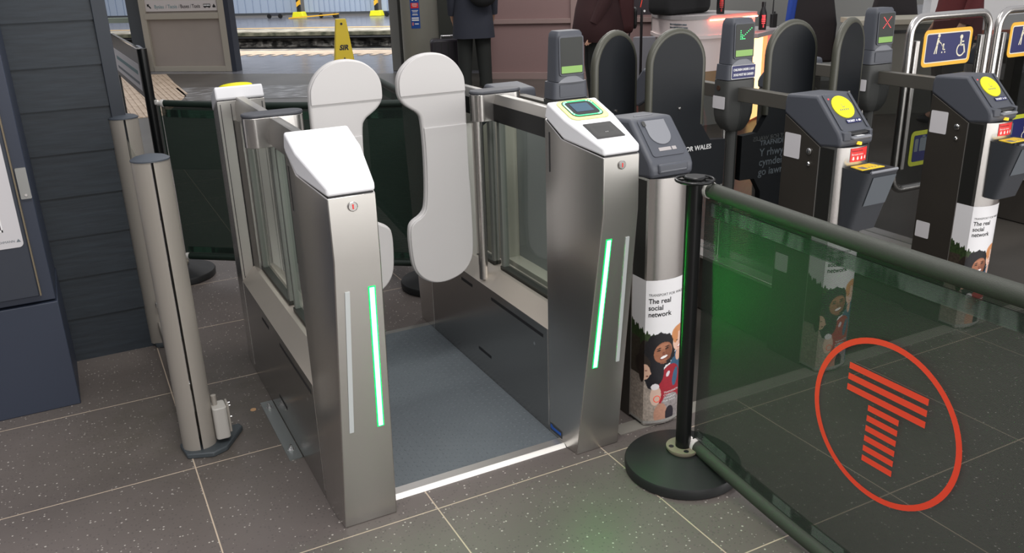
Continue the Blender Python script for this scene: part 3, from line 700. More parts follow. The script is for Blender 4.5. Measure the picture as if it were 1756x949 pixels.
    # glazing with its channels, two lights either side of the hinge post
    for ya, yb in ((.268, YC-.03), (YC+.03, 2*YC-.268)):
        g = MB().box(-.004, .004, ya, yb, .434, .985).build('glass_pane', gls, t)
        b = MB()
        for z0, z1 in ((.434, .448), ): b.box(-.016, .016, ya, yb, z0, z1)
        b.build('glazing_channel', mat('channel_dark', rgb(70, 72, 68), .35, .6) if 'channel_dark' not in MATS else MATS['channel_dark'], g)
        for y_a in (ya, yb-.02): MB().box(-.012, .012, y_a, y_a+.02, .448, .985).build('glazing_edge', MATS.get('edge_alu') or mat('edge_alu', rgb(140, 144, 138), .4, .5), g)
    # top beams
    sec = [(-.024, 1.0), (.024, 1.0), (.024, 1.052), (.014, 1.082), (-.014, 1.082), (-.024, 1.052)]
    for ya, yb in ((.2, YC-.03), (YC+.03, 2*YC-.2)):
        MB().prism(sec, ya, yb, XZ).build('top_beam', steelf, t, ang=20)
        MB().box(min(p*.0235, p*.0255), max(p*.0235, p*.0255), ya, yb, .990, 1.051).build('sensor_strip', mattek, t)
    # hub and hinge post
    MB().prism(stadium(.19, .075, 12, 0, YC), .992, 1.084, XY).build('hub', steelv, t, bevel=.001, ang=50)
    MB().prism(stadium(.192, .077, 12, 0, YC), 1.0845, 1.096, XY).build('hub_cap', capgrey, t, bevel=.004, ang=50)
    px = p*-.076 if False else p*.072
    MB().lathe([(.0165, .40), (.0165, .455), (.0175, .456), (.0175, .992)], (px, YC, 0), 24).build('hinge_post', steelv, t)
    # flap
    FL = [(.815, 1.17), (.831, 1.199), (.866, 1.228), (.905, 1.24), (.948, 1.241), (.986, 1.232), (1.024, 1.205), (1.046, 1.172), (1.055, 1.144), (1.055, .998), (1.055, .813), (1.058, .779), (1.060, .546), (1.049, .499), (1.017, .458), (.958, .436), (.901, .436), (.854, .461), (.825, .502), (.817, .558), (.815, .65), (.83, .679), (.87, .698), (.885, .73), (.893, .876), (.89, 1.026), (.877, 1.049), (.853, 1.064), (.831, 1.08), (.814, 1.104), (.812, 1.139)]
    K = 1.0129
    FL = [(-.16+(x+.16)*K, 1.519+(z-1.519)*K) for x, z in FL]
    FL = [(-p*(x-1.188), z) for x, z in FL] if p > 0 else [(x-1.188, z) for x, z in FL]
    FL = chaikin(FL, 2)
    f_ = MB().prism(FL, YC-.014, YC+.016, XZ).build('flap', flapm, t, bevel=.009, seg=4, ang=50)
    def clip(pts, zc, above):
        out = []
        for i in range(len(pts)):
            a, c = pts[i], pts[(i+1) % len(pts)]
            ia, ic = (a[1] > zc) == above, (c[1] > zc) == above
            if ia: out.append(a)
            if ia != ic: k = (zc-a[1])/(c[1]-a[1]); out.append((a[0]+(c[0]-a[0])*k, zc))
        return out
    def inset(pts, d):
        cxx = sum(q[0] for q in pts)/len(pts); res = []
        n = len(pts)
        area_ = sum(pts[i][0]*pts[(i+1) % n][1]-pts[(i+1) % n][0]*pts[i][1] for i in range(n))
        sg = 1 if area_ > 0 else -1
        for i in range(n):
            a, b2, c = Vector(pts[i-1]), Vector(pts[i]), Vector(pts[(i+1) % n])
            d1 = (b2-a).normalized(); d2 = (c-b2).normalized(); nn = Vector((-(d1.y+d2.y), d1.x+d2.x))*sg
            nn = nn.normalized() if nn.length > 1e-6 else Vector((-d1.y, d1.x))*sg
            q = b2+nn*d; res.append((q.x, q.y))
        return res
    FI = inset(FL, .004)
    for zc, ab in ((1.103, True), (.992, False)):
        c = clip(FI, zc, ab)
        MB().prism(c, YC-.021, YC-.012, XZ).build('raised_pad', flapm, f_, bevel=.004, seg=3, ang=50)
        MB().prism(c, YC+.013, YC+.022, XZ).build('raised_pad', flapm, f_, bevel=.004, seg=3, ang=50)
    MB().box(min(px, px+p*.050), max(px, px+p*.050), YC+.004, YC+.012, .50, .985).build('hinge_plate', steelf, t)
    if smart:
        ks = (1.122-1.026)/(.2+.0705)
        xf = frame((0, -.0705, 1.0265), (1, 0, 0), (0, 1, ks)); s = math.sqrt(1+ks*ks)
        def Q(y): return (y+.0705)*s
        m1 = rrect(-.066, .066, Q(.082), Q(.190), .022, 6)
        plate('reader_surround', m1, xf, yell, t, .003, .001)
        ri = rrect(-.053, .053, Q(.094), Q(.184), .02, 6)
        plate('reader_face', ri, xf @ Matrix.Translation((0, 0, .003)), glossblk, t, .0012)
        ro = rrect(-.050, .050, Q(.097), Q(.181), .018, 6); ri2 = rrect(-.0445, .0445, Q(.1025), Q(.1755), .015, 6)
        n = len(ro); V = [(x, y, .0046) for x, y in ro]+[(x, y, .0046) for x, y in ri2]
        MB().poly(V, [(i, (i+1) % n, n+(i+1) % n, n+i) for i in range(n)]).build('light_ring', ledring, t, xf=xf)
        for i in (0, 2, 4, 7, 9, 11, 14, 16, 18, 20, 22):
            i %= n; MB().poly([(*ro[i], .0048), (*ro[(i+1) % n], .0048), (*ri2[(i+1) % n], .0048), (*ri2[i], .0048)], [(0, 1, 2, 3)]).build('light_ring_dot', ledringw, t, xf=xf)
        plate('screen', rrect(-.030, .030, Q(.120), Q(.165), .002), xf @ Matrix.Translation((0, 0, .0043)), screen, t, .0008)
        plate('scanner_frame', rrect(-.050, .044, Q(-.023), Q(.057), .003), xf, mattek, t, .0012)
        b = MB(); w0 = [(-.044, Q(-.018)), (.038, Q(-.018)), (.038, Q(.052)), (-.044, Q(.052))]
        w1 = [(-.030, Q(.004)), (.024, Q(.004)), (.024, Q(.040)), (-.030, Q(.040))]
        b.poly([(x, y, .0016) for x, y in w0]+[(x, y, .0013-.0) for x, y in w1], [(0, 1, 5, 4), (1, 2, 6, 5), (2, 3, 7, 6), (3, 0, 4, 7)]); b.build('scanner_well', mat('scanner_dark', rgb(34, 34, 34), .35, spec=.2), t, xf=xf)
        b = MB()
        for k in (-.003, .003): b.lathe([(0, 0), (.0012, 0), (.0012, .0004), (0, .0004)], (k, Q(.006), .0015), 8)
        b.build('scanner_sensors', wht, t, xf=xf)
        lx = frame((-.0858, .206, .034), (0, -1, 0), (0, 0, 1))
        plate('maker_label', rrect(0, .078, -.016, .012, .002), lx, mat('label_dark', rgb(60, 62, 64), .4), t, .0008)
        MB().prism([(.004, -.006), (.012, -.009), (.072, -.007), (.073, .004), (.020, .002), (.014, .007), (.004, .007)], 0, .0003, XY).build('maker_mark', mat('label_blue', rgb(40, 95, 190), .4), t, xf=lx @ Matrix.Translation((0, 0, .0009)))
    return t
pedestal(.4095, 1, 'steel gate pedestal with plain blank white cap, nearest to the camera', False)
pedestal(1.188, -1, 'steel gate pedestal with green-ringed card reader on its white cap', True)

# grey studded mat between the pedestals
t = thing('rubber_mat', 'grey studded rubber mat on the floor between the two gate pedestals', 'mat', (.799, .70, 0))
MB().box(-.303, .303, -.548, .575, 0, .008).build('mat', runner, t)
b = MB()
for i in range(24):
    for j in range(40):
        x = -.292+i*.0254; y = -.535+j*.0277+(.0138 if i % 2 else 0)
        if y < .57: b.lathe([(.0088, .008), (.0082, .0092), (0, .0094)], (x, y, 0), 8)
o = b.build('studs', runner, t); o['kind'] = 'stuff'
MB().box(-.303, .303, -.582, -.548, 0, .010).build('front_trim', alum, t)
MB().prism([(-.598, 0), (-.582, 0), (-.582, .010), (-.590, .008)], -.303, .303, YZ).build('front_edge', alub, t)
MB().box(-.303, .303, .575, .605, 0, .008).build('rear_trim', alum, t)

# floor plate by the left pedestal
t = thing('floor_plate', 'flat dark metal fixing plate bolted beside the left gate pedestal', 'plate', (.3005, .708, 0))
MB().prism(rrect(-.0215, .0215, -.225, .225, .003), 0, .004, XY).build('plate', galv, t)
for y in (-.16, .17):
    MB().lathe([(0, 0), (.013, 0), (.013, .002), (.008, .002), (.008, .009), (.004, .009), (.004, .018), (0, .018)], (0, y, .004), 6).build('bolt', chrome, t)
for i, (x, y) in enumerate(((.247, .90), (.245, .905))):
    if i: break
    tag(MB().lathe([(0, 0), (.011, 0), (.010, .002), (0, .0015)], seg=16).build('floor_plug', mat('plug_tan', rgb(190, 150, 110), .6)), 'small tan filled hole in floor beside fixing plate', 'floor plug', loc=(x, y, 0))

# ------------------------------------------------------------------ mesh queue barriers
def stanchion(x, y, label, h=.93, ring=True):
    t = thing('barrier_post', label, 'post', (x, y, 0))
    MB().lathe([(.17, 0), (.178, .004), (.18, .03), (.176, .036), (.06, .066), (.05, .068), (0, .068)], seg=56).build('base', rubber, t, ang=40)
    MB().lathe([(.047, .066), (.047, .074), (.052, .076), (.052, .082), (.022, .082)], seg=32).build('collar', mat('collar_dusty', rgb(130, 122, 104), .6) if 'collar_dusty' not in MATS else MATS['collar_dusty'], t)
    for k in range(4): a = PI/4+k*PI/2+.4; MB().lathe([(0, 0), (.008, 0), (.008, .001), (0, .001)], (.037*math.cos(a), .037*math.sin(a), .082), 12).build('collar_hole', prblk, t)
    MB().lathe([(.0235, .07), (.0235, h)], seg=28).build('pole', blkm, t)
    if ring:
        b = MB(); b.tube([(.052*math.cos(2*PI*k/32), .052*math.sin(2*PI*k/32), h+.006) for k in range(32)], .0045, 8, True)
        for k in range(8): a = 2*PI*k/8; b.box(0, .05, -.003, .003, h, h+.007, Matrix.Rotation(a, 4, 'Z'))
        b.lathe([(0, h-.004), (.03, h-.004), (.03, h+.014), (.027, h+.017), (0, h+.017)], seg=28)
        b.build('top_ring', blkm, t, bevel=.0008)
    return t
def banner(name, label, p0, p1, z0, z1, mm, hm, logo=True, flip=1., sag=.012, R=.017, bsag=.004):
    """fabric between two posts; local x runs p0->p1"""
    p0 = Vector(p0); p1 = Vector(p1); d = p1-p0; L = d.length; a = math.atan2(d.y, d.x)
    t = thing(name, label, 'barrier banner', (p0.x, p0.y, 0), a)
    n = 40
    # top and bottom sleeves round the tubes
    for z, nm in ((z1-R, 'top_sleeve'), (z0+R, 'bottom_sleeve')):
        MB().tube([(.035+(L-.07)*k/n, 0, z-(sag if nm == 'top_sleeve' else bsag)*math.sin(PI*k/n)) for k in range(n+1)], R, 14).build(nm, hm, t, ang=50)
        e = MB(); e.tube([(.0, 0, z), (.036, 0, z)], .012, 14); e.tube([(.022, 0, z), (.036, 0, z)], R+.002, 14); e.build('end_ferrule', alub, t)
        g = MB(); g.box(-.022, .004, -.007, .007, z-.006, z+.016); g.tube([(-.015, 0, z+.0), (-.02, 0, z-.03)], .005, 8); g.build('clip', alub, t, bevel=.002)
    # cloth
    b = MB(); m = 24; V = []
    hb = .05
    for i in range(n+1):
        for j in range(m+1):
            x = .016+(L-.032)*i/n; s = j/m; zz = (z0+2*R)+(z1-z0-4*R)*s-math.sin(PI*i/n)*(sag*s+bsag*(1-s))
            yy = .004*math.sin(x*6+s*4)*math.sin(PI*s)
            V.append((x, yy, zz))
    b.poly(V, [(i*(m+1)+j, (i+1)*(m+1)+j, (i+1)*(m+1)+j+1, i*(m+1)+j+1) for i in range(n) for j in range(m)])
    cloth = b.build('mesh_cloth', mm, t, ang=60)
    # hem bands inside the sleeves
    for nm, za, zb in (('top_hem', z1-2*R-.05, z1-2*R-.012), ('bottom_hem', z0+2*R+.006, z0+2*R+.036)):
        b = MB(); V = []
        for i in range(n+1):
            x = .035+(L-.07)*i/n; sgx = -math.sin(PI*i/n)*(sag if nm == 'top_hem' else bsag)
            for z in (za, zb): V.append((x, -.003*flip+.004*math.sin(x*6+3)*.0, z+sgx)); V.append((x, .003*flip, z+sgx))
        Fc = []
        for i in range(n):
            o0, o1 = 4*i, 4*i+4; Fc += [(o0, o1, o1+2, o0+2), (o0+1, o0+3, o1+3, o1+1)]
        b.poly(V, Fc); b.build(nm, hm2 if mm is meshm else hm3, t)
    return t, L
def hem_mat(name, c0, c1):  # alternating pale and dark patches stand in for moire reflections on the hem
    m = bpy.data.materials.new(name); m.use_nodes = True; n = m.node_tree; b = n.nodes['Principled BSDF']; out = n.nodes['Material Output']
    t = n.nodes.new('ShaderNodeTexCoord'); w = n.nodes.new('ShaderNodeTexNoise'); w.inputs['Scale'].default_value = 1.; mp = n.nodes.new('ShaderNodeMapping'); mp.inputs['Scale'].default_value = (22, 1, 4)
    n.links.new(t.outputs['Object'], mp.inputs[0]); n.links.new(mp.outputs[0], w.inputs[0])
    rp = n.nodes.new('ShaderNodeValToRGB'); rp.color_ramp.elements[0].position = .44; rp.color_ramp.elements[1].position = .56; rp.color_ramp.elements[0].color = c0; rp.color_ramp.elements[1].color = c1
    n.links.new(w.outputs[0], rp.inputs[0]); n.links.new(rp.outputs[0], b.inputs['Base Color']); b.inputs['Roughness'].default_value = .5
    tr = n.nodes.new('ShaderNodeBsdfTransparent'); mx = n.nodes.new('ShaderNodeMixShader'); mx.inputs[0].default_value = .6
    n.links.new(tr.outputs[0], mx.inputs[1]); n.links.new(b.outputs[0], mx.inputs[2]); n.links.new(mx.outputs[0], out.inputs[0]); return m
hm2 = hem_mat('hem_moire', rgb(46, 54, 50), rgb(104, 112, 108)); hm3 = hem_mat('hem_moire_back', rgb(24, 40, 34), rgb(50, 84, 68))
def logo(t, xc, zc, s, yoff, sgn=1, m=flred):
    """ringed striped T; s = ring radius; sgn=-1 mirrors for reading from the other face"""
    xf = Matrix.Translation((xc, yoff, zc)) @ Matrix(((sgn, 0, 0, 0), (0, 0, 1, 0), (0, 1, 0, 0), (0, 0, 0, 1)))
    n = 72; V = [(s*math.cos(2*PI*k/n), s*math.sin(2*PI*k/n), 0) for k in range(n)]+[(s*.93*math.cos(2*PI*k/n), s*.93*math.sin(2*PI*k/n), 0) for k in range(n)]
    MB().poly(V, [(k, (k+1) % n, n+(k+1) % n, n+k) for k in range(n)]).build('logo_ring', m, t, xf=xf)
    b = MB(); q = s/.2
    for k in range(3): b.poly([(-.106*q, (.112-.0275*k)*q, 0), (.106*q, (.112-.0275*k)*q, 0), (.106*q, (.096-.0275*k)*q, 0), (-.106*q, (.096-.0275*k)*q, 0)], [(0, 1, 2, 3)])
    for k in range(6): b.poly([(-.042*q, (.029-.0262*k)*q, 0), (.042*q, (.029-.0262*k)*q, 0), (.042*q, (.014-.0262*k)*q, 0), (-.042*q, (.014-.0262*k)*q, 0)], [(0, 1, 2, 3)])
    b.build('logo_letter', m, t, xf=xf)
stanchion(1.355, -.185, 'black barrier post with round base carrying the front mesh banner', .925)
t, L = banner('mesh_banner', 'dark green mesh banner with red striped T logo in the right foreground', (1.386, -.182), (1.386, -1.72), .062, .925, meshm, hemm, R=.022, bsag=.052)
logo(t, .861-.182, .487, .204, -.006, 1)
stanchion(1.33, 1.74, 'black barrier post behind the right gate pedestal', .91)
stanchion(.216, 2.58, 'tall black barrier post with round base behind the grey two-post barrier', 1.17, False)
t, L = banner('mesh_banner', 'dark green mesh banner stretched across behind the gate pedestals', (.245, 2.56), (1.30, 1.755), .10, .925, meshb, hemb)
t, L = banner('mesh_banner', 'dark mesh banner with red ring logo seen beyond the white flaps', (1.34, 1.785), (1.50, 3.2), .09, .925, meshb, hemb, flip=-1)
logo(t, .42, .55, .25, -.008, 1)
# sign board hung from the tall post, running back along the booth
t = thing('hanging_sign', 'black sign board with white notice hung beside tall post by boarded wall', 'sign', (.205, 2.62, 0), math.radians(91.5))
MB().tube([(1.28, 0, .012), (1.28, 0, 1.15)], .008, 10).build('pole', chrome, t)
MB().box(0, 1.28, -.007, .007, .93, 1.165).build('board', blkm, t, bevel=.002)
MB().box(0, 1.28, -.008, .008, 1.165, 1.172).build('top_edge', chrome, t)
MB().box(.03, 1.22, .007, .0095, .96, 1.09).build('notice', paper, t)
b = MB(); b.box(.1, 1.1, .0095, .0105, 1.035, 1.055); b.build('notice_teal_line', prteal, t); b = MB(); b.box(.1, 1.1, .0095, .0105, .985, 1.0); b.build('notice_grey_line', prgrey, t)
MB().prism(rrect(1.18, 1.38, -.1, .1, .03), 0, .012, XY).build('foot', blkm, t)
t = thing('folded_banner', 'green barrier cloth with red edge hanging edge-on beside the tall post', 'folded banner', (.262, 2.68, 0), math.radians(88))
MB().box(0, .7, -.004, .004, .1, .88).build('cloth', meshb, t); MB().box(.70, .72, -.006, .006, .1, .88).build('red_edge', mat('dull_red', rgb(120, 20, 30), .6), t)

# ------------------------------------------------------------------ printed wrap: the people photo as a painted pattern
def paint(u, v):
    """u 0..1 across, v 0..1 up the wrap -> linear colour"""
    def el(cx, cy, rx, ry, a=0.):
        dx, dy = u-cx, v-cy; ca, sa = math.cos(a), math.sin(a); x = dx*ca+dy*sa; y = -dx*sa+dy*ca
        return (x/rx)**2+(y/ry)**2 < 1
    h = lambda a, b_: (math.sin(a*127.1+b_*311.7)*43758.5453) % 1
    gx, gy = u*46, v*100; ix, iy = int(gx), int(gy); fx_, fy_ = gx-ix, gy-iy; fx_ = fx_*fx_*(3-2*fx_); fy_ = fy_*fy_*(3-2*fy_)
    n = .2+.6*((h(ix, iy)*(1-fx_)+h(ix+1, iy)*fx_)*(1-fy_)+(h(ix, iy+1)*(1-fx_)+h(ix+1, iy+1)*fx_)*fy_)
    c = (232, 231, 233)
    # hedge behind
    if v < .70-.16*u+.012*math.sin(u*60)+.008*math.sin(u*137) and u < .45: c = (36+30*n, 52+30*n, 30+18*n)
    if v < .60 and u < .20: c = (52+20*n, 46+18*n, 40+14*n)
    if el(.30, .44, .14, .16): c = (44+14*n, 38+12*n, 34+10*n)
    if v < .34 and u < .6: c = (128+50*n, 120+44*n, 112+40*n)
    # jackets
    if el(.88, .26, .24, .26): c = (54, 92, 120)
    if el(.70, .24, .20, .17, .1): c = (158, 36, 50)
    if el(.72, .08, .18, .12): c = (122+40*n, 116+38*n, 116+38*n)
    if el(.78, .31, .045, .07, -.5): c = (60, 98, 126)
    if el(.655, .345, .03, .018, .4): c = (225, 214, 220)
    # curly dark hair
    a_ = math.atan2((v-.50)*2.1, u-.53); r = 1+.035*math.sin(13*a_)+.02*math.sin(29*a_)
    if el(.53, .52, .245*r, .122*r): c = (24+10*n, 23+9*n, 27+9*n)
    if el(.44, .37, .15*r, .12*r): c = (27+10*n, 26+9*n, 31+9*n)
    # smiling face
    if el(.575, .505, .135, .070, .10): c = (158, 104, 78)
    if el(.65, .50, .05, .05, .1): c = (132, 82, 60)
    if el(.56, .545, .09, .018, .1): c = (176, 120, 92)
    if el(.51, .520, .028, .0055, .1) or el(.625, .530, .028, .0055, .1): c = (40, 25, 22)
    if el(.51, .534, .036, .004, .1) or el(.625, .544, .036, .004, .1): c = (52, 32, 26)
    if el(.578, .497, .020, .013): c = (128, 76, 58)
    if el(.585, .470, .062, .014, .12): c = (120, 50, 48)
    if el(.585, .472, .052, .009, .12): c = (250, 245, 242)
    if el(.58, .432, .05, .008): c = (140, 88, 66)
    # ginger head
    if el(0.845, .615, .15, .058): c = (212, 148, 100)
    if el(0.845, .555, .125, .068): c = (230, 190, 170)
    if el(0.765, .60, .05, .05): c = (206, 140, 92)
    if el(0.855, .520, .055, .011, .1): c = (190, 90, 86)
    if el(0.855, .522, .045, .007, .1): c = (252, 245, 242)
    if el(0.795, .565, .024, .0035) or el(0.905, .572, .024, .0035): c = (96, 60, 48)
    if el(0.850, .545, .016, .012): c = (212, 164, 146)
    if el(0.825, .46, .05, .04): c = (216, 172, 150)
    # person in profile at lower left, pale fleece and hand
    if el(.25, .42, .15, .075): c = (46, 38, 34)
    if el(.31, .375, .085, .055): c = (202, 164, 142)
    if el(.385, .365, .025, .012): c = (202, 164, 142)
    if el(.33, .385, .022, .003) or el(.35, .345, .025, .004): c = (110, 60, 52)
    if el(.24, .37, .06, .075): c = (50, 40, 36)
    if el(.48, .20, .08, .07, .2): c = (206, 176, 160)
    if el(.47, .265, .06, .022): c = (218, 214, 216)
    if el(.56, .06, .10, .08): c = (176, 132, 112)
    if el(.70, .05, .07, .06): c = (34, 30, 40)
    if v < .02: c = (150, 148, 144)
    f = .93+.14*n if c[0] < 190 else 1.
    return tuple(lin(min(255, x*f)) for x in c)
def print_mat():
    m = bpy.data.materials.new('wrap_print'); m.use_nodes = True; n = m.node_tree; b = n.nodes['Principled BSDF']
    a = n.nodes.new('ShaderNodeAttribute'); a.attribute_name = 'print'; n.links.new(a.outputs['Color'], b.inputs['Base Color']); b.inputs['Roughness'].default_value = .35
    return m
printm = print_mat()
HWB = .078
def front_path(s, off=0.):
    """plan path of the gate body: s<0 along the left side, 0 = left front corner, then round the curved front"""
    if s < 0: return (-HWB-off, .085-s)
    R = .095; half = math.asin(HWB/R); arc = 2*half*R; a = -half+min(s, arc)/R
    cy = .088+.62*R*math.cos(half)
    return ((R+off)*math.sin(a), cy-.62*(R+off)*math.cos(a))
ARC = 2*math.asin(HWB/.095)*.095
PAINTED = []
def wrap(t, z0, z1, s0=-.078):
    nu, nv = 170, 290; V = []; cols = []
    for j in range(nv+1):
        for i in range(nu+1):
            s = s0+(ARC-s0)*i/nu; x, y = front_path(s, .0015); V.append((x, y, z0+(z1-z0)*j/nv))
    me = bpy.data.meshes.new('printed_wrap'); me.from_pydata(V, [], [(j*(nu+1)+i, j*(nu+1)+i+1, (j+1)*(nu+1)+i+1, (j+1)*(nu+1)+i) for j in range(nv) for i in range(nu)])
    ca = me.color_attributes.new('print', 'FLOAT_COLOR', 'POINT')
    for k in range(len(V)):
        i = k % (nu+1); j = k//(nu+1)
        if k >= len(PAINTED): PAINTED.append((*paint(i/nu, j/nv), 1))
        ca.data[k].color = PAINTED[k]
    for p in me.polygons: p.use_smooth = True
    me.materials.append(printm); o = bpy.data.objects.new('printed_wrap', me); C.objects.link(o); o.parent = t
    def W(off_s, z): return lambda x, y: Vector((*front_path(off_s+x, .0022), z+y))
    H = z1-z0
    text('wrap_small_lettering', 'TRANSPORT FOR WALES', .0125, prblk, o, None, warp=W(.012, z1-.055))
    for k, s in enumerate(('The real', 'social', 'network')): text('wrap_lettering', s, .0245, prblk, o, None, warp=W(.012, z1-.080-.0235*k), bold=.0005)
    for k, s in enumerate(('TRAFNIDIAETH', 'CYMRU', 'TRANSPORT', 'FOR WALES')): text('wrap_white_lettering', s, .0098, wht, o, None, warp=W(.078, z0+.108-.0108*k))
    b = MB(); n = 24
    V = [Vector((*front_path(.053+.013*math.cos(2*PI*k/n), .0022), z0+.092+.013*math.sin(2*PI*k/n))) for k in range(n)]+[Vector((*front_path(.053+.0105*math.cos(2*PI*k/n), .0022), z0+.092+.0105*math.sin(2*PI*k/n))) for k in range(n)]
    b.poly(V, [(k, (k+1) % n, n+(k+1) % n, n+k) for k in range(n)]); b.build('wrap_logo', flred, o)
    return o

def picto_wheelchair(xf, s, t):
    b = MB()
    b.lathe([(0, 0), (.16*s, 0), (.16*s, .0008), (0, .0008)], (.0, .92*s, 0), 16)
    def bar(x0, y0, x1, y1, w):
        d = Vector((x1-x0, y1-y0)); n = Vector((-d.y, d.x)).normalized()*w/2
        b.prism([(x0+n.x, y0+n.y), (x0-n.x, y0-n.y), (x1-n.x, y1-n.y), (x1+n.x, y1+n.y)], 0, .0008, XY)
    bar(0, .78*s, 0, .3*s, .16*s); bar(0, .34*s, .38*s, .34*s, .13*s); bar(.36*s, .36*s, .55*s, -.25*s, .13*s); bar(0, .58*s, .34*s, .58*s, .10*s)
    n = 24; pr = []
    for k in range(n+1): a = math.radians(110+220*k/n+10); pr.append((.08*s+.48*s*math.cos(a), .0*s+.48*s*math.sin(a)))
    pi_ = [(.08*s+.37*s*math.cos(math.radians(120+220*k/n)), .37*s*math.sin(math.radians(120+220*k/n))) for k in range(n+1)]
    b.poly([(x, y, .0008) for x, y in pr]+[(x, y, .0008) for x, y in pi_], [(k, k+1, n+2+k, n+1+k) for k in range(n)])
    return b.build('wheelchair_symbol', cream, t, xf=xf)
def picto_pushchair(xf, s, t):
    b = MB(); b.lathe([(0, 0), (.15*s, 0), (.15*s, .0008), (0, .0008)], (-.25*s, .95*s, 0), 16)
    def bar(x0, y0, x1, y1, w):
        d = Vector((x1-x0, y1-y0)); n = Vector((-d.y, d.x)).normalized()*w/2
        b.prism([(x0+n.x, y0+n.y), (x0-n.x, y0-n.y), (x1-n.x, y1-n.y), (x1+n.x, y1+n.y)], 0, .0008, XY)
    bar(-.27*s, .78*s, -.38*s, .2*s, .22*s); bar(-.40*s, .22*s, -.62*s, -.5*s, .11*s); bar(-.33*s, .22*s, -.36*s, -.5*s, .11*s); bar(-.24*s, .7*s, -.12*s, .42*s, .09*s); bar(-.12*s, .42*s, .10*s, .32*s, .08*s)
    bar(.08*s, .34*s, .45*s, -.1*s, .05*s); b.lathe([(0, 0), (.10*s, 0), (.10*s, .0008), (0, .0008)], (.42*s, .2*s, 0), 12); bar(.38*s, .1*s, .45*s, -.2*s, .17*s); bar(.40*s, -.18*s, .66*s, -.22*s, .1*s)
    for x in (.32, .68): b.lathe([(0, 0), (.07*s, 0), (.07*s, .0008), (0, .0008)], (x*s, -.42*s, 0), 12)
    return b.build('pushchair_symbol', cream, t, xf=xf)

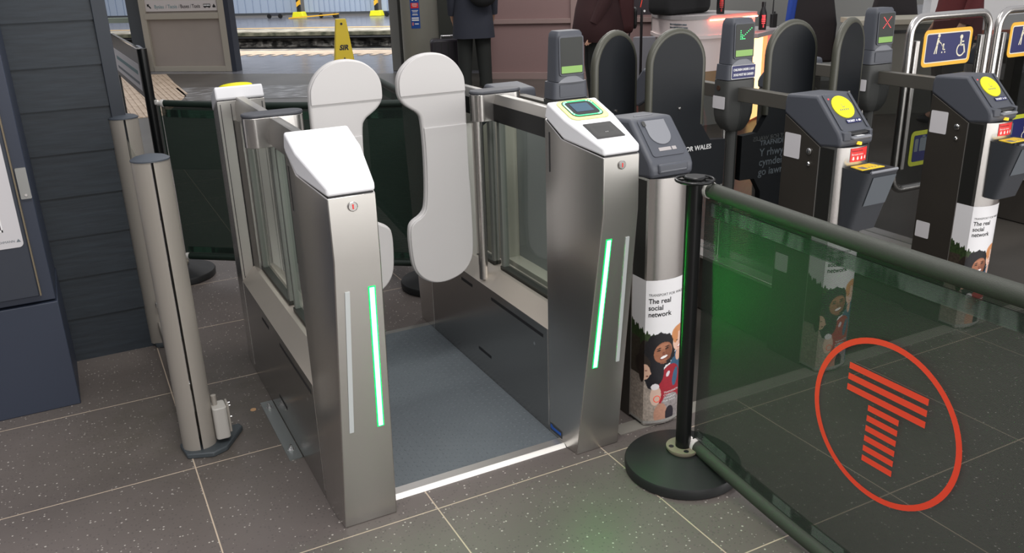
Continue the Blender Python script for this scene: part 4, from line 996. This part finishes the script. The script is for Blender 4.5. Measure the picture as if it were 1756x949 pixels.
# ------------------------------------------------------------------ older ticket gates
def gate_head(t, fy, kind, num):
    """grey plastic head; fy maps y (front of gate at small y)"""
    hw = .082
    prof = [(.352, 1.0), (.345, 1.030), (.195, 1.040), (.085, .925), (.074, .905), (.076, .872), (.165, .860), (.352, .958)]
    o = MB().prism([(fy(y), z) for y, z in prof], -hw, hw, YZ).build('head', head, t, bevel=.012, seg=3, ang=25)
    return o
def tower(t, x, y, arrow, notice):
    """display unit on its pole; local coords"""
    MB().prism(stadium(.048, .044, 6, x, y), .0, .86, XY).build('display_pole', bulb, t)
    MB().tube([(x-.034, y+.01, 0), (x-.034, y+.01, .86)], .008, 12).build('conduit', chrome, t)
    def rings(zs, name, m, ex=.32):
        b = MB(); rg = []; N = 40
        for z, w, d in zs: rg.append([b.bm.verts.new((x+math.copysign(abs(math.cos(2*PI*(k+.5)/N))**ex, math.cos(2*PI*(k+.5)/N))*w, y+math.copysign(abs(math.sin(2*PI*(k+.5)/N))**ex, math.sin(2*PI*(k+.5)/N))*d, z)) for k in range(N)])
        for a, c in zip(rg, rg[1:]):
            for k in range(N): b.bm.faces.new((a[k], a[(k+1) % N], c[(k+1) % N], c[k]))
        b.bm.faces.new(rg[0][::-1]); b.bm.faces.new(rg[-1]); return b.build(name, m, t, ang=45)
    rings(((.828, .032, .028), (.838, .044, .036), (.868, .066, .044), (.90, .075, .047), (.95, .077, .048), (1.038, .077, .048)), 'lower_bowl', bulb, .42)
    rings(((1.041, .0745, .044), (1.100, .0705, .042)), 'waist_band', head)
    rings(((1.102, .061, .042), (1.17, .0585, .040), (1.25, .0555, .038), (1.268, .053, .036), (1.277, .046, .031)), 'display_housing', head)
    sl_ = .004/.15
    xf = frame((x, y-.0428, 1.118), (1, 0, 0), (0, sl_, 1))
    plate('display_surround', rrect(-.051, .051, .004, .143, .010), xf, head, t, .003, .0012)
    w_ = plate('display_window', rrect(-.046, .046, .010, .137, .006), xf @ Matrix.Translation((0, 0, .003)), scrdk, t, .001)
    plate('display_green_band', rrect(-.043, .043, .014, .038, .002), xf @ Matrix.Translation((0, 0, .004)), scrgr, w_, .0006)
    dots = []
    if arrow == 'arrow': dots = [(k*.0078, k*.0056) for k in range(-3, 5)] + [(-.0234, -.0168+.0078*k) for k in range(1, 5)] + [(-.0234+.007*k, -.0168) for k in range(1, 4)] + [(-.0165, -.0090), (-.0160, -.002)]
    if arrow == 'cross': dots = [(k*.0055, k*.0055) for k in range(-4, 5)] + [(k*.0055, -k*.0055) for k in range(-4, 5) if k]
    if dots:
        b = MB()
        for dx, dy in dots: b.lathe([(0, 0), (.0021, 0), (.0021, .0008), (0, .0008)], (dx+.002, dy+.098, .004), 8)
        b.build('lit_arrow' if arrow == 'arrow' else 'lit_cross', leddg if arrow == 'arrow' else leddr, w_, xf=xf)
    n = 16
    pts = [(x-.055+.11*k/n, 1.099+.026*math.sin(PI*k/n)) for k in range(n+1)]
    b = MB(); V = [(px_, y-.044-.008*math.sin(PI*k/n), 1.099) for k, (px_, z_) in enumerate(pts)]+[(px_, y-.041, z_) for px_, z_ in pts]
    b.poly(V, [(k, k+1, n+2+k, n+1+k) for k in range(n)]); b.build('light_lens', headl, t)
    if notice:
        plate('notice_plate', rrect(x-.058, x+.066, 1.044, 1.098, .004), frame((0, y-.0435, 0), (1, 0, 0), (0, 0, 1)), wht, t, .0012)
        plate('notice_blue', rrect(x-.056, x+.064, 1.046, 1.096, .003), frame((0, y-.0448, 0), (1, 0, 0), (0, 0, 1)), pblue, t, .0006)
        for k, s in enumerate(('CHILDREN UNDER 5 AND', 'DOGS MUST BE CARRIED')): text('notice_lettering', s, .0128, wht, t, frame((x+.004, y-.0456, 1.076-.020*k), (1, 0, 0), (0, 0, 1)), align='CENTER', bold=.0004, sx=.72)
    else:
        plate('blank_plate', rrect(x-.050, x+.054, 1.048, 1.092, .004), frame((0, y-.0435, 0), (1, 0, 0), (0, 0, 1)), head, t, .0016, .0005)
    plate('white_sticker', rrect(-.036, .036, .925, .975, .004), frame((x-.0772, y, 0), (0, -1, 0), (0, 0, 1)), paper, t, .0012)
    MB().lathe([(0, 0), (.010, 0), (.010, .003), (0, .003)], m=frame((x-.0772, y+.005, 1.008), (0, -1, 0), (0, 0, 1)), seg=14).build('camera_lens', mat('lens_brown', rgb(70, 52, 42), .3) if 'lens_brown' not in MATS else MATS['lens_brown'], t)
def paddle(t, side, rot=0., words=None):
    """rounded black paddle with grey rim beside the display pole; side -1 left, +1 right of it; built to the right then mirrored"""
    xi, xo, zt = .175, .425, 1.24; r = (xo-xi)/2; cx = (xi+xo)/2; n = 20
    top = [(cx+r*math.cos(PI*k/n), zt-r+r*math.sin(PI*k/n)) for k in range(n+1)]
    pts = top+[(xi, .875), (.125, .805), (.045, .80), (.045, .61), (.125, .608), (.165, .545), (.175, .30), (.20, .24), (.40, .22), (xo, .26)]
    pts = [(side*u, v) for u, v in pts]
    R_ = Matrix.Translation((0, .72, 0)) @ Matrix.Rotation(rot, 4, 'Z')
    o = MB().prism(pts, -.015, .015, XZ).build('paddle', padm, t, ang=40, xf=R_)
    path = [(side*xo, 0, .27)]+[(side*u, 0, v) for u, v in top]+[(side*xi, 0, .875)]
    MB().tube(path, .0165, 10).build('paddle_rim', rimm, o, ang=50, xf=R_)
    MB().lathe([(0, 0), (.006, 0), (.005, .006), (0, .007)], m=R_ @ frame((side*.29, -.015, .95), (1, 0, 0), (0, 0, 1)), seg=12).build('screw', steelv, o)
    for s, dx, z, sz, al in words or (): text('paddle_lettering', s, sz, wht if side < 0 else prgrey, o, R_ @ frame((dx, -.0156, z), (1, 0, 0), (0, 0, 1)), bold=.0005, align=al)
    return o
def bent_loop(x0, x1, z0, z1, r, n=6):
    p = []
    for cx, cz, t0 in ((x1-r, z0+r, -90), (x1-r, z1-r, 0), (x0+r, z1-r, 90), (x0+r, z0+r, 180)):
        for k in range(n+1): a = math.radians(t0+90*k/n); p.append((cx+r*math.cos(a), cz+r*math.sin(a)))
    return p
def glass_flap(t, x0, x1, y, signs=True):
    pts = bent_loop(x0, x1, .42, 1.222, .075)
    o = MB().tube([(a, y, c) for a, c in pts], .018, 14, True).build('flap_frame', steelv, t, ang=60)
    MB().prism(bent_loop(x0+.02, x1-.02, .44, 1.20, .06), y-.004, y+.004, XZ).build('flap_glass', glsd, o)
    for x in (x0+.035, x1-.06): MB().box(x, x+.025, y-.012, y+.012, .52, 1.12).build('glass_clamp', steelv, o, bevel=.003)
    def sign(xa, xb, za, zb):
        f = frame((0, y-.0065, 0), (1, 0, 0), (0, 0, 1))
        p_ = plate('flap_sign', rrect(xa, xb, za, zb, .025), f, orng if za > .8 else mat('sign_lime', rgb(190, 195, 50), .5) if 'sign_lime' not in MATS else MATS['sign_lime'], o, .0015)
        plate('flap_sign_edge', rrect(xa+.016, xb-.016, za+.016, zb-.016, .012), f @ Matrix.Translation((0, 0, .0015)), cream if za > .8 else MATS['sign_lime'], p_, .0006)
        plate('flap_sign_blue', rrect(xa+.021, xb-.021, za+.021, zb-.021, .009), f @ Matrix.Translation((0, 0, .0021)), pblue, p_, .0006)
        return p_, f @ Matrix.Translation((0, 0, .0028))
    cx = (x0+x1)/2
    p_, f = sign(cx-.185, cx+.150, .995, 1.162)
    picto_pushchair(f @ Matrix.Translation((cx-.072, 1.080, 0)), .056, p_); picto_wheelchair(f @ Matrix.Translation((cx+.072, 1.060, 0)), .064, p_)
    p_, f = sign(cx-.185, cx+.150, .528, .698)
    b = MB()
    for xa, xb, za, zb in ((-.052, -.004, .598, .664), (-.086, -.062, .598, .660), (.006, .030, .598, .660)): b.prism(rrect(cx-.07+xa, cx-.07+xb, za, zb, .006), 0, .0008, XY)
    b.prism(rrect(cx-.07-.038, cx-.07-.018, .662, .674, .003), 0, .0008, XY); b.build('luggage_symbol', prgrey, p_, xf=f)
    picto_wheelchair(f @ Matrix.Translation((cx+.06, .585, 0)), .045, p_)

def old_gate(xc, label, kind, num, arrow, notice, full=True, padl=None, padr=None, loopr=None, loopl=None):
    t = thing('ticket_barrier', label, 'ticket gate', (xc, 0, 0))
    if full:
        # body: flat sides, curved bright front
        pts = [front_path(ARC*k/14) for k in range(15)]
        MB().prism(pts+[(HWB, .160), (-HWB, .160)], .006, .87, XY).build('front_casing', steelv, t, ang=50)
        MB().box(-HWB-.001, HWB+.001, .100, .1635, .006, .862).build('side_casing', mat('casing_black', rgb(44, 44, 42), .4, .3) if 'casing_black' not in MATS else MATS['casing_black'], t)
        MB().prism([(.166, .0), (.346, .0), (.344, .955), (.166, .862)], -HWB-.002, HWB+.002, YZ).build('side_panel', sidep, t, bevel=.002)
        for s in (-1, 1):
            xs = sorted((s*(HWB+.0030), s*(HWB+.0005))); MB().box(xs[0], xs[1], .1635, .1658, .01, .862).build('seam_strip', alum, t)
        gate_head(t, lambda y: y, kind, num)
        # head slope fittings
        xf = frame((0, .085, .925), (1, 0, 0), (0, .110, .115)); S = math.sqrt(.11**2+.115**2)
        ux = xf @ Matrix.Translation((0, 0, .0005))
        if kind == 'old_grey':
            plate('slope_panel', rrect(-.060, .060, .012, S-.008, .010), ux, head, t, .003, .001)
            pts = [(-.042, S-.016), (-.042, S*.60)]+[(-.002+.040*math.cos(PI+PI*k/14), S*.58+.040*math.sin(PI+PI*k/14)) for k in range(15)]+[(.038, S-.016)]
            plate('blanking_cover', pts, ux @ Matrix.Translation((0, 0, .003)), headl, t, .003, .0012)
            plate('cover_tab', rrect(-.050, -.038, S-.036, S-.018, .003), ux @ Matrix.Translation((0, 0, .006)), bulb, t, .001)
            for xa, xb in ((-.030, .016), (.020, .036)): plate('slope_label', rrect(xa, xb, .030, .042, .001), ux @ Matrix.Translation((0, 0, .0032)), mat('label_grey_%d' % int(xa*1000), rgb(165, 160, 160), .5), t, .0006)
            MB().box(-.035, .035, .235, .240, 1.0375, 1.0395).build('slot', headl, t)
            b = MB().prism([(-.055, .915), (.055, .915), (.055, .885), (-.055, .885)], .068, .086, XZ); b.build('front_lip', head, t, bevel=.005)
            MB().box(-.048, .048, .0668, .069, .893, .8945).build('front_lip_line', headl, t)
        else:
            for s in (-1, 1): plate('slope_ridge', rrect(s*.062-.005, s*.062+.005, .006, S-.003, .003), ux, head, t, .005, .002)
            plate('yellow_reader', circle(.047, 40, -.001, S*.62), ux, yel, t, .003)
            b = MB()
            for k in range(5): b.box(-.022+.009*k, -.018+.009*k, S*.60-.012, S*.60-.006, .003, .0034)
            b.box(-.004, -.003, S*.64-.004, S*.64+.012, .003, .0034); b.box(-.004, .008, S*.64-.005, S*.64-.003, .003, .0034); b.build('reader_print', prgrey, t, xf=ux)
            plate('number_label', rrect(-.022, .046, .030, .045, .001), ux @ Matrix.Translation((0, 0, .002)), pblue, t, .0012)
            text('number_lettering', 'TICKET \u2193 '+num, .0112, wht, t, ux @ Matrix.Translation((-.020, .0335, .0034)), bold=.0004)
            MB().lathe([(0, 0), (.003, 0), (.003, .001), (0, .001)], m=ux @ Matrix.Translation((-.046, S-.022, 0)), seg=8).build('red_led', leddr, t)
            # ticket slot throat and lip
            MB().box(-.040, .046, .068, .10, .912, .924).build('slot_throat', blk, t, bevel=.004)
            MB().prism([(-.044, .050), (.044, .050), (.052, .084), (-.050, .084)], .900, .910, XY).build('slot_lip', headl, t, bevel=.004)
            MB().box(-.020, .016, .058, .074, .9103, .9112).build('slot_lip_print', wht, t)
            for s in (-1, 1): MB().prism([(s*.046, .060), (s*.070, .072), (s*.070, .10), (s*.046, .11)], .895, .925, XY).build('slot_cheek', head, t, bevel=.003)
            MB().box(.003, .011, .062, .078, .876, .886).build('amber_light', ledam, t)
            # red label, yellow tray and black bin
            def lab(x, y): return Vector((*front_path(ARC/2+x, .0022), y))
            b = MB(); V = []
            for k in range(9): x = -.035+.082*k/8; V += [lab(x, .818), lab(x, .866)]
            b.poly(V, [(2*k, 2*k+2, 2*k+3, 2*k+1) for k in range(8)]); b.build('red_label', redl, t)
            lab2 = lambda x, y: Vector((*front_path(ARC/2+x, .0030), y))
            text('red_label_lettering', 'Tocynnau cod bar', .0085, prblk, t, None, warp=lambda x, y: lab2(x-.033, y+.854), sx=.85)
            text('red_label_lettering', 'Barcode tickets', .0100, wht, t, None, warp=lambda x, y: lab2(x-.030, y+.841), sx=.85)
            for k in range(4):
                b = MB(); q = -.022+.019*k; b.poly([lab2(q-.006, .829), lab2(q, .823), lab2(q+.006, .829), lab2(q+.003, .829), lab2(q+.003, .836), lab2(q-.003, .836), lab2(q-.003, .829)], [(0, 1, 2, 3, 4, 5, 6)]); b.build('red_label_arrow', wht, t)
            MB().prism([(-.050, -.004), (.060, -.004), (.050, .055), (-.040, .055)], .803, .806, XY).build('yellow_shelf', mat('shelf_yellow', rgb(250, 215, 50), .5) if 'shelf_yellow' not in MATS else MATS['shelf_yellow'], t)
            b = MB()
            for k in range(4): b.box(-.002+.015*k, .004+.015*k, .008, .015, .806, .8064)
            b.box(-.038, -.012, .002, .03, .806, .8064); b.build('shelf_print', prgrey, t)
            # bin: tapered open box
            def ring(z, x0, x1, y0, y1, r=.03): return [(x, y, z) for x, y in rrect(x0, x1, y0, y1, r, 5)]
            A = ring(.800, -.060, .098, -.040, .082, .02); A2 = ring(.790, -.052, .090, -.033, .074, .016); B = ring(.575, -.056, .082, .018, .080, .02); Bi = ring(.60, -.048, .074, .022, .072, .016)
            n = len(A); V = A+A2+B+Bi; Fc = []
            for i in range(n):
                j = (i+1) % n; Fc += [(i, j, n+j, n+i), (n+i, n+j, 3*n+j, 3*n+i), (j, i, 2*n+i, 2*n+j)]
            Fc += [tuple(range(3*n, 4*n)), tuple(range(3*n-1, 2*n-1, -1))]
            bn = MB().poly(V, Fc).build('ticket_bin', mat('bin_dark', rgb(58, 61, 66), .42) if 'bin_dark' not in MATS else MATS['bin_dark'], t, ang=40)
            d_ = Vector((0, .095, -.275)).normalized()
            MB().prism([(-.030, 0), (.082, 0), (.074, -.11), (-.034, -.11)], 0, .0012, XY).build('bin_plate', mat('bin_plate_grey', rgb(96, 102, 108), .4) if 'bin_plate_grey' not in MATS else MATS['bin_plate_grey'], bn, xf=frame((0, -.0375, .782), (1, 0, 0), (0, -.058, .225)))
            MB().tube([(-.045, -.038, .801), (.084, -.038, .801)], .005, 8).build('bin_lip', headl, bn)
        # stickers and studs on the left side
        fs = frame((-HWB-.0025, .340, 0), (0, -1, 0), (0, 0, 1))
        if kind != 'old_grey':
            plate('white_sticker', rrect(.004, .082, .800, .890, .005), fs, paper, t, .0008)
            plate('white_sticker', rrect(.004, .070, .350, .420, .005), fs, paper, t, .0008)
            for u_, z, r in ((.128, .838, .012), (.130, .792, .008)): MB().lathe([(0, 0), (r, 0), (r, .003), (r*.7, .006), (0, .007)], m=fs @ Matrix.Translation((u_, z, 0)), seg=18).build('button_stud', chrome, t)
        wrap(t, .012, .535)
        # top rail, low beam and rear head
        for ya, yb in ((.340, .682), (.758, 1.10)): MB().box(-.020, .020, ya, yb, .955, 1.010).build('top_rail', satin, t, bevel=.002)
        MB().box(-.05, .05, .347, 1.093, .006, .26).build('low_beam', sidep, t, bevel=.004)
        MB().box(-.074, .074, .347, 1.093, .26, .275 if kind != 'old_grey' else .32).build('low_beam_cover', (MATS.get('rear_pale') or mat('rear_pale', rgb(190, 188, 175), .45)) if kind == 'old_grey' else alum, t, bevel=.002)
        for ya, yb in ((.347, .69), (.75, 1.093)):
            if kind == 'old_grey':
                MB().box(-.014, .014, ya, yb, .275, .955).build('infill_panel', mat('infill_grey', rgb(138, 143, 144), .5) if 'infill_grey' not in MATS else MATS['infill_grey'], t)
            else: MB().box(-.006, .006, ya, yb, .275, .955).build('side_glass', glsd, t)
        g = lambda y: 1.44-y
        rear_m = (MATS.get('rear_pale') or mat('rear_pale', rgb(190, 188, 175), .45)) if kind == 'old_grey' else sidep
        MB().prism([(g(.166), .0), (g(.346), .0), (g(.344), .955), (g(.166), .862)], -HWB-.002, HWB+.002, YZ).build('rear_side_panel', rear_m, t, bevel=.002)
        gate_head(t, g, kind, num)
        MB().prism([(x, g(y)) for x, y in [front_path(ARC*k/14) for k in range(15)]+[(HWB, .165), (-HWB, .165)]], .006, .87, XY).build('rear_casing', steelv, t, ang=50)
    tower(t, 0, .72, arrow, notice)
    if padl: paddle(t, -1, *padl)
    if padr: paddle(t, 1, *padr)
    if loopr: glass_flap(t, loopr[0]-xc, loopr[1]-xc, .72)
    if loopl: glass_flap(t, loopl[0]-xc, loopl[1]-xc, .72)
    return t
old_gate(1.478, 'older grey gate with blanked-off reader beside the new steel gate', 'old_grey', '', None, False, padr=(math.radians(20), None))
old_gate(2.278, 'older grey gate with green arrow display, blue notice and number 60', 'reader', '60', 'arrow', True,
         padl=(0., [('TRANSPORT FOR WALES', -.118, .770, .027, 'RIGHT')]),
         padr=(0., [('TRAFNIDIAETH CYMRU', .146, .748, .030, 'LEFT'), ('Y rhwyd', .146, .702, .046, 'LEFT'), ('cymdeithasol', .146, .660, .046, 'LEFT'), ('go iawn', .146, .618, .046, 'LEFT')]))
old_gate(3.078, 'older grey gate with red cross display and number 61', 'reader', '61', 'cross', False, padl=(math.radians(20), None), loopr=(3.290, 3.835))
old_gate(4.66, 'older grey gate whose glass flap shows at the right edge', 'reader', '62', 'cross', False, loopl=(3.905, 4.45))

# ------------------------------------------------------------------ reception counter beyond the gates
t = thing('reception_desk', 'white curved reception desk with glowing orange panel behind older gates', 'desk', (5.25, 4.9, 0))
def dk(x, y): return (x-5.25, y-4.9)
arc_ = [(5.055, 5.10), (4.93, 4.85), (4.87, 4.66), (4.865, 4.52), (4.90, 4.42), (4.99, 4.345), (5.10, 4.31), (5.284, 4.31), (5.52, 4.35), (5.771, 4.41)]
back = [(5.65, 4.85), (5.3, 5.2)]
out = [dk(*p) for p in arc_+back]
def shrink(pts, d):
    cx = sum(p[0] for p in pts)/len(pts); cy = sum(p[1] for p in pts)/len(pts)
    return [(p[0]+(cx-p[0])*d, p[1]+(cy-p[1])*d) for p in pts]
MB().prism(out, .965, 1.0, XY).build('counter_top', desktop_, t, ang=30)
MB().prism(shrink(out, .03), .825, .965, XY).build('fascia', deskw, t, ang=40)
MB().prism(shrink(out, -.01), .795, .825, XY).build('lower_ledge', deskw, t, ang=30)
MB().prism(shrink(out, .12), .50, .795, XY).build('desk_body', deskw, t, ang=40)
MB().prism(shrink(out, .11), .34, .50, XY).build('brown_band', mat('band_brown', rgb(125, 100, 72), .5), t, ang=40)
MB().prism(shrink(out, .12), 0, .34, XY).build('desk_base', greyw, t, ang=40)
P0, P1 = Vector((5.57, 4.164)), Vector((6.45, 4.67)); DD = (P1-P0).normalized(); DN = Vector((-DD.y, DD.x))
def dq(a, c): q = P0+DD*a+DN*c; return dk(q.x, q.y)
MB().prism([dq(0, 0), dq(.86, 0), dq(.86, .5), dq(.05, .5)], .78, .82, XY).build('side_top', desktop_, t, bevel=.003)
for a, c, m_, nm in ((.03, .26, glow, 'glow_panel'), (.26, .40, mat('desk_glow_orange', (1, .3, .15, 1), .5, emit=(1, .25, .08), es=1.6), 'glow_panel_edge'), (.40, .62, mat('desk_glow_salmon', (.8, .3, .25, 1), .5, emit=(1, .16, .10), es=.55), 'glow_panel_side')):
    MB().prism([dq(a, .03), dq(c, .03), dq(c, .06), dq(a, .06)], .03, .78, XY).build(nm, m_, t)
MB().prism([dq(.03, .06), dq(.84, .06), dq(.84, .46), dq(.08, .46)], .0, .78, XY).build('side_body', mat('desk_pink', rgb(215, 120, 100), .5), t)
text('desk_lettering', 'TRAFNIDIAETH CYMRU', .020, prgrey, t, frame((*dk(4.872, 4.56), .920), (.12, -.99, 0), (0, 0, 1)), depth=.004)
text('desk_lettering', 'TRANSPORT FOR WALES', .020, prgrey, t, frame((*dk(4.872, 4.56), .893), (.12, -.99, 0), (0, 0, 1)), depth=.004)
MB().tube([(*dk(x, y), .958) for x, y in ((5.12, 4.300), (5.284, 4.297), (5.52, 4.337), (5.765, 4.398))], .006, 8).build('red_light_strip', mat('strip_red', (1, .1, .05, 1), .4, emit=(1, .13, .07), es=32), t)
t = thing('holdall', 'black soft bag lying on the reception desk top', 'bag', (5.10, 4.72, 1.0), math.radians(10))
MB().prism(rrect(-.30, .30, 0, .24, .07), -.14, .14, XZ).build('bag_body', mat('bag_soft', rgb(20, 20, 22), .8, bump=.6, bscale=20), t, bevel=.05, seg=3)
MB().tube([(-.15, 0, .23), (-.12, 0, .31), (.12, 0, .31), (.15, 0, .23)], .012).build('bag_handle', blk, t)
def bottle(loc, label, txt):
    t = thing('bottle', label, 'bottle', loc)
    MB().lathe([(0, 0), (.033, 0), (.036, .006), (.036, .13), (.032, .16), (.018, .20), (.016, .215), (0, .215)], seg=24).build('bottle_body', blk, t, ang=50)
    MB().lathe([(.019, .213), (.019, .255), (0, .258)], seg=20).build('bottle_cap', blk, t)
    a1 = math.atan2(CAM.y-loc[1], CAM.x-loc[0])+.25
    for k, (z_, w_) in enumerate(((.128, .5), (.115, .45), (.102, .5), (.088, .55), (.074, .5), (.058, .45), (.04, .16), (.025, .16))):
        b = MB(); V = []
        for q in range(5): a_ = a1-w_+2*w_*q/4; V += [(.0365*math.cos(a_), .0365*math.sin(a_), z_), (.0365*math.cos(a_), .0365*math.sin(a_), z_+.008)]
        b.poly(V, [(2*q, 2*q+2, 2*q+3, 2*q+1) for q in range(4)]); b.build('bottle_print', leddr if txt else redl, t)
bottle((5.30, 4.38, 1.0), 'dark bottle with red print on the high desk top', False)
bottle((5.90, 4.47, .8205), 'tall dark bottle with red print on the low side counter', True)
t = thing('radio_handset', 'black radio handset standing beside the dark bottle on side counter', 'radio', (6.16, 4.60, .8205))
MB().prism(rrect(-.032, .032, 0, .13, .008), -.018, .018, XZ).build('radio_body', blk, t, bevel=.003); MB().tube([(-.015, 0, .12), (-.015, 0, .27)], [.008, .005]).build('aerial', prblk, t); MB().lathe([(.009, .13), (.009, .15), (0, .15)], (.012, 0, 0), 12).build('dial', blk, t)

# display stand with dark board left of the desk
t = thing('leaflet_stand', 'dark board with thin red lines on a black pole left of desk', 'stand', (5.55, 5.95, 0), math.radians(-28))
MB().tube([(0, 0, .02), (0, 0, .98)], .015).build('pole', blk, t); MB().lathe([(.0, 0), (.16, 0), (.15, .015), (0, .03)]).build('foot', blk, t)
MB().box(-.24, .24, -.012, .012, .92, 1.5).build('board', mat('board_dark', rgb(44, 36, 42), .5), t)
b = MB()
for x in (-.16, -.02, .12): b.prism([(x, 1.0), (x+.008, 1.0), (x+.08, 1.35), (x+.072, 1.35)], -.014, -.012, XZ)
b.build('red_lines', flred, t)
b = MB()
for k in range(8): b.lathe([(0, 0), (.012, 0), (.012, .002), (0, .002)], m=frame((-.2+.057*k, -.012, .96+.11*(k % 4)), (1, 0, 0), (0, 0, 1)), seg=10)
b.build('white_dots', wht, t)
struct(MB().prism([(5.9, 6.6), (7.6, 5.4), (7.7, 5.5), (6.0, 6.7)], 0, .62, XY).build('wall_low', mat('low_wall_grey', rgb(120, 120, 126), .6)))

# chairs with dark backs behind
def chair(loc, rot, label, blue):
    t = thing('office_chair', label, 'chair', loc, rot)
    fab = mat('chair_fabric_%d' % blue, rgb(42, 38, 40), .9)
    pts = [(-.24, .42), (.24, .42), (.25, .80), (.20, 1.05), (.15, 1.22), (-.15, 1.22), (-.20, 1.05), (-.25, .80)]
    MB().prism(pts, -.04, .04, XZ).build('backrest', fab, t, bevel=.03, seg=3)
    if blue: MB().prism([(-.27, .62), (-.20, .62), (-.15, 1.24), (-.22, 1.26)], -.045, .10, XZ).build('blue_jacket', mat('jacket_blue', rgb(20, 60, 150), .7), t, bevel=.02)
    MB().prism(rrect(-.25, .25, -.02, .46, .06), .44, .52, XY).build('seat', fab, t, bevel=.02)
    MB().tube([(0, .2, .08), (0, .2, .44)], .03).build('gas_lift', blk, t)
    for k in range(5): a = 2*PI*k/5; MB().tube([(0, .2, .09), (.28*math.cos(a), .2+.28*math.sin(a), .06)], [.025, .015]).build('leg', blk, t); MB().ball((.28*math.cos(a), .2+.28*math.sin(a), .03), .03).build('castor', blk, t)
chair((6.82, 4.74, 0), math.radians(-32), 'black office chair with blue jacket edge right of the desk', 1)
chair((7.55, 4.35, 0), math.radians(-32), 'black office chair further right behind the red cross display', 0)
# pale bench unit and white counter at right
t = thing('side_cabinet', 'pale low cabinet behind the red cross display', 'cabinet', (7.15, 3.95, 0), math.radians(-28))
MB().box(-.45, .45, -.25, .25, 0, .84).build('cabinet_body', mat('cab_grey', rgb(100, 98, 90), .6), t); MB().box(-.47, .47, -.27, .27, .84, .89).build('cabinet_top', bench, t, bevel=.004); MB().box(-.45, .45, -.256, -.25, .76, .79).build('shadow_gap', blk, t)
t = thing('white_counter', 'bright white counter with terracotta plinth at top right behind glass flap', 'counter', (15.2, 7.2, 0), FR)
MB().box(-2.2, 4.6, -.3, .3, .16, .72).build('counter_body', mat('counter_white', rgb(250, 250, 250), .5), t); MB().box(-2.25, 4.65, -.32, .32, .72, .76).build('counter_top', mat('counter_top_grey', rgb(190, 190, 190), .5), t); MB().box(-2.3, 4.7, -.34, .34, 0, .16).build('plinth', terr, t)
t = thing('person', 'person in a dark red jacket standing behind the glass flap at top right', 'person', (6.85, 3.1, 0), math.radians(-120))
body(t, 1.0)
dkr = mat('jacket_dark_red', rgb(82, 26, 30), .85)
MB_c = MB(); coat(MB_c, [(.27, .80, .18), (.26, .95, .175), (.24, 1.1, .16), (.25, 1.34, .16), (.17, 1.46, .11), (.07, 1.51, .07)]).build('jacket', dkr, t, ang=60)
for sg in (-1, 1):
    MB().tube([(sg*.20, 0, 1.42), (sg*.27, .02, 1.14), (sg*.27, -.05, .90)], [.075, .065, .05]).build('sleeve', dkr, t, ang=60)
    MB().tube([(sg*.10, 0, .86), (sg*.115, -.02, .50), (sg*.13, .02, .12), (sg*.13, .02, .03)], [.12, .095, .08, .085], 16).build('trouser_leg', trous, t, ang=60)
    MB().ball((sg*.13, -.05, .04), .05, .14, .045).build('shoe', blk, t)
MB().ball((0, -.01, 1.69), .095, .10, .11).build('hair', hairm, t)
# grey upright wall panel behind the desk
b = MB(); b.prism([(6.4, 6.9), (9.1, 5.31), (9.15, 5.41), (6.45, 7.0)], 0, 2.3, XY); struct(b.build('wall_right', greyw))
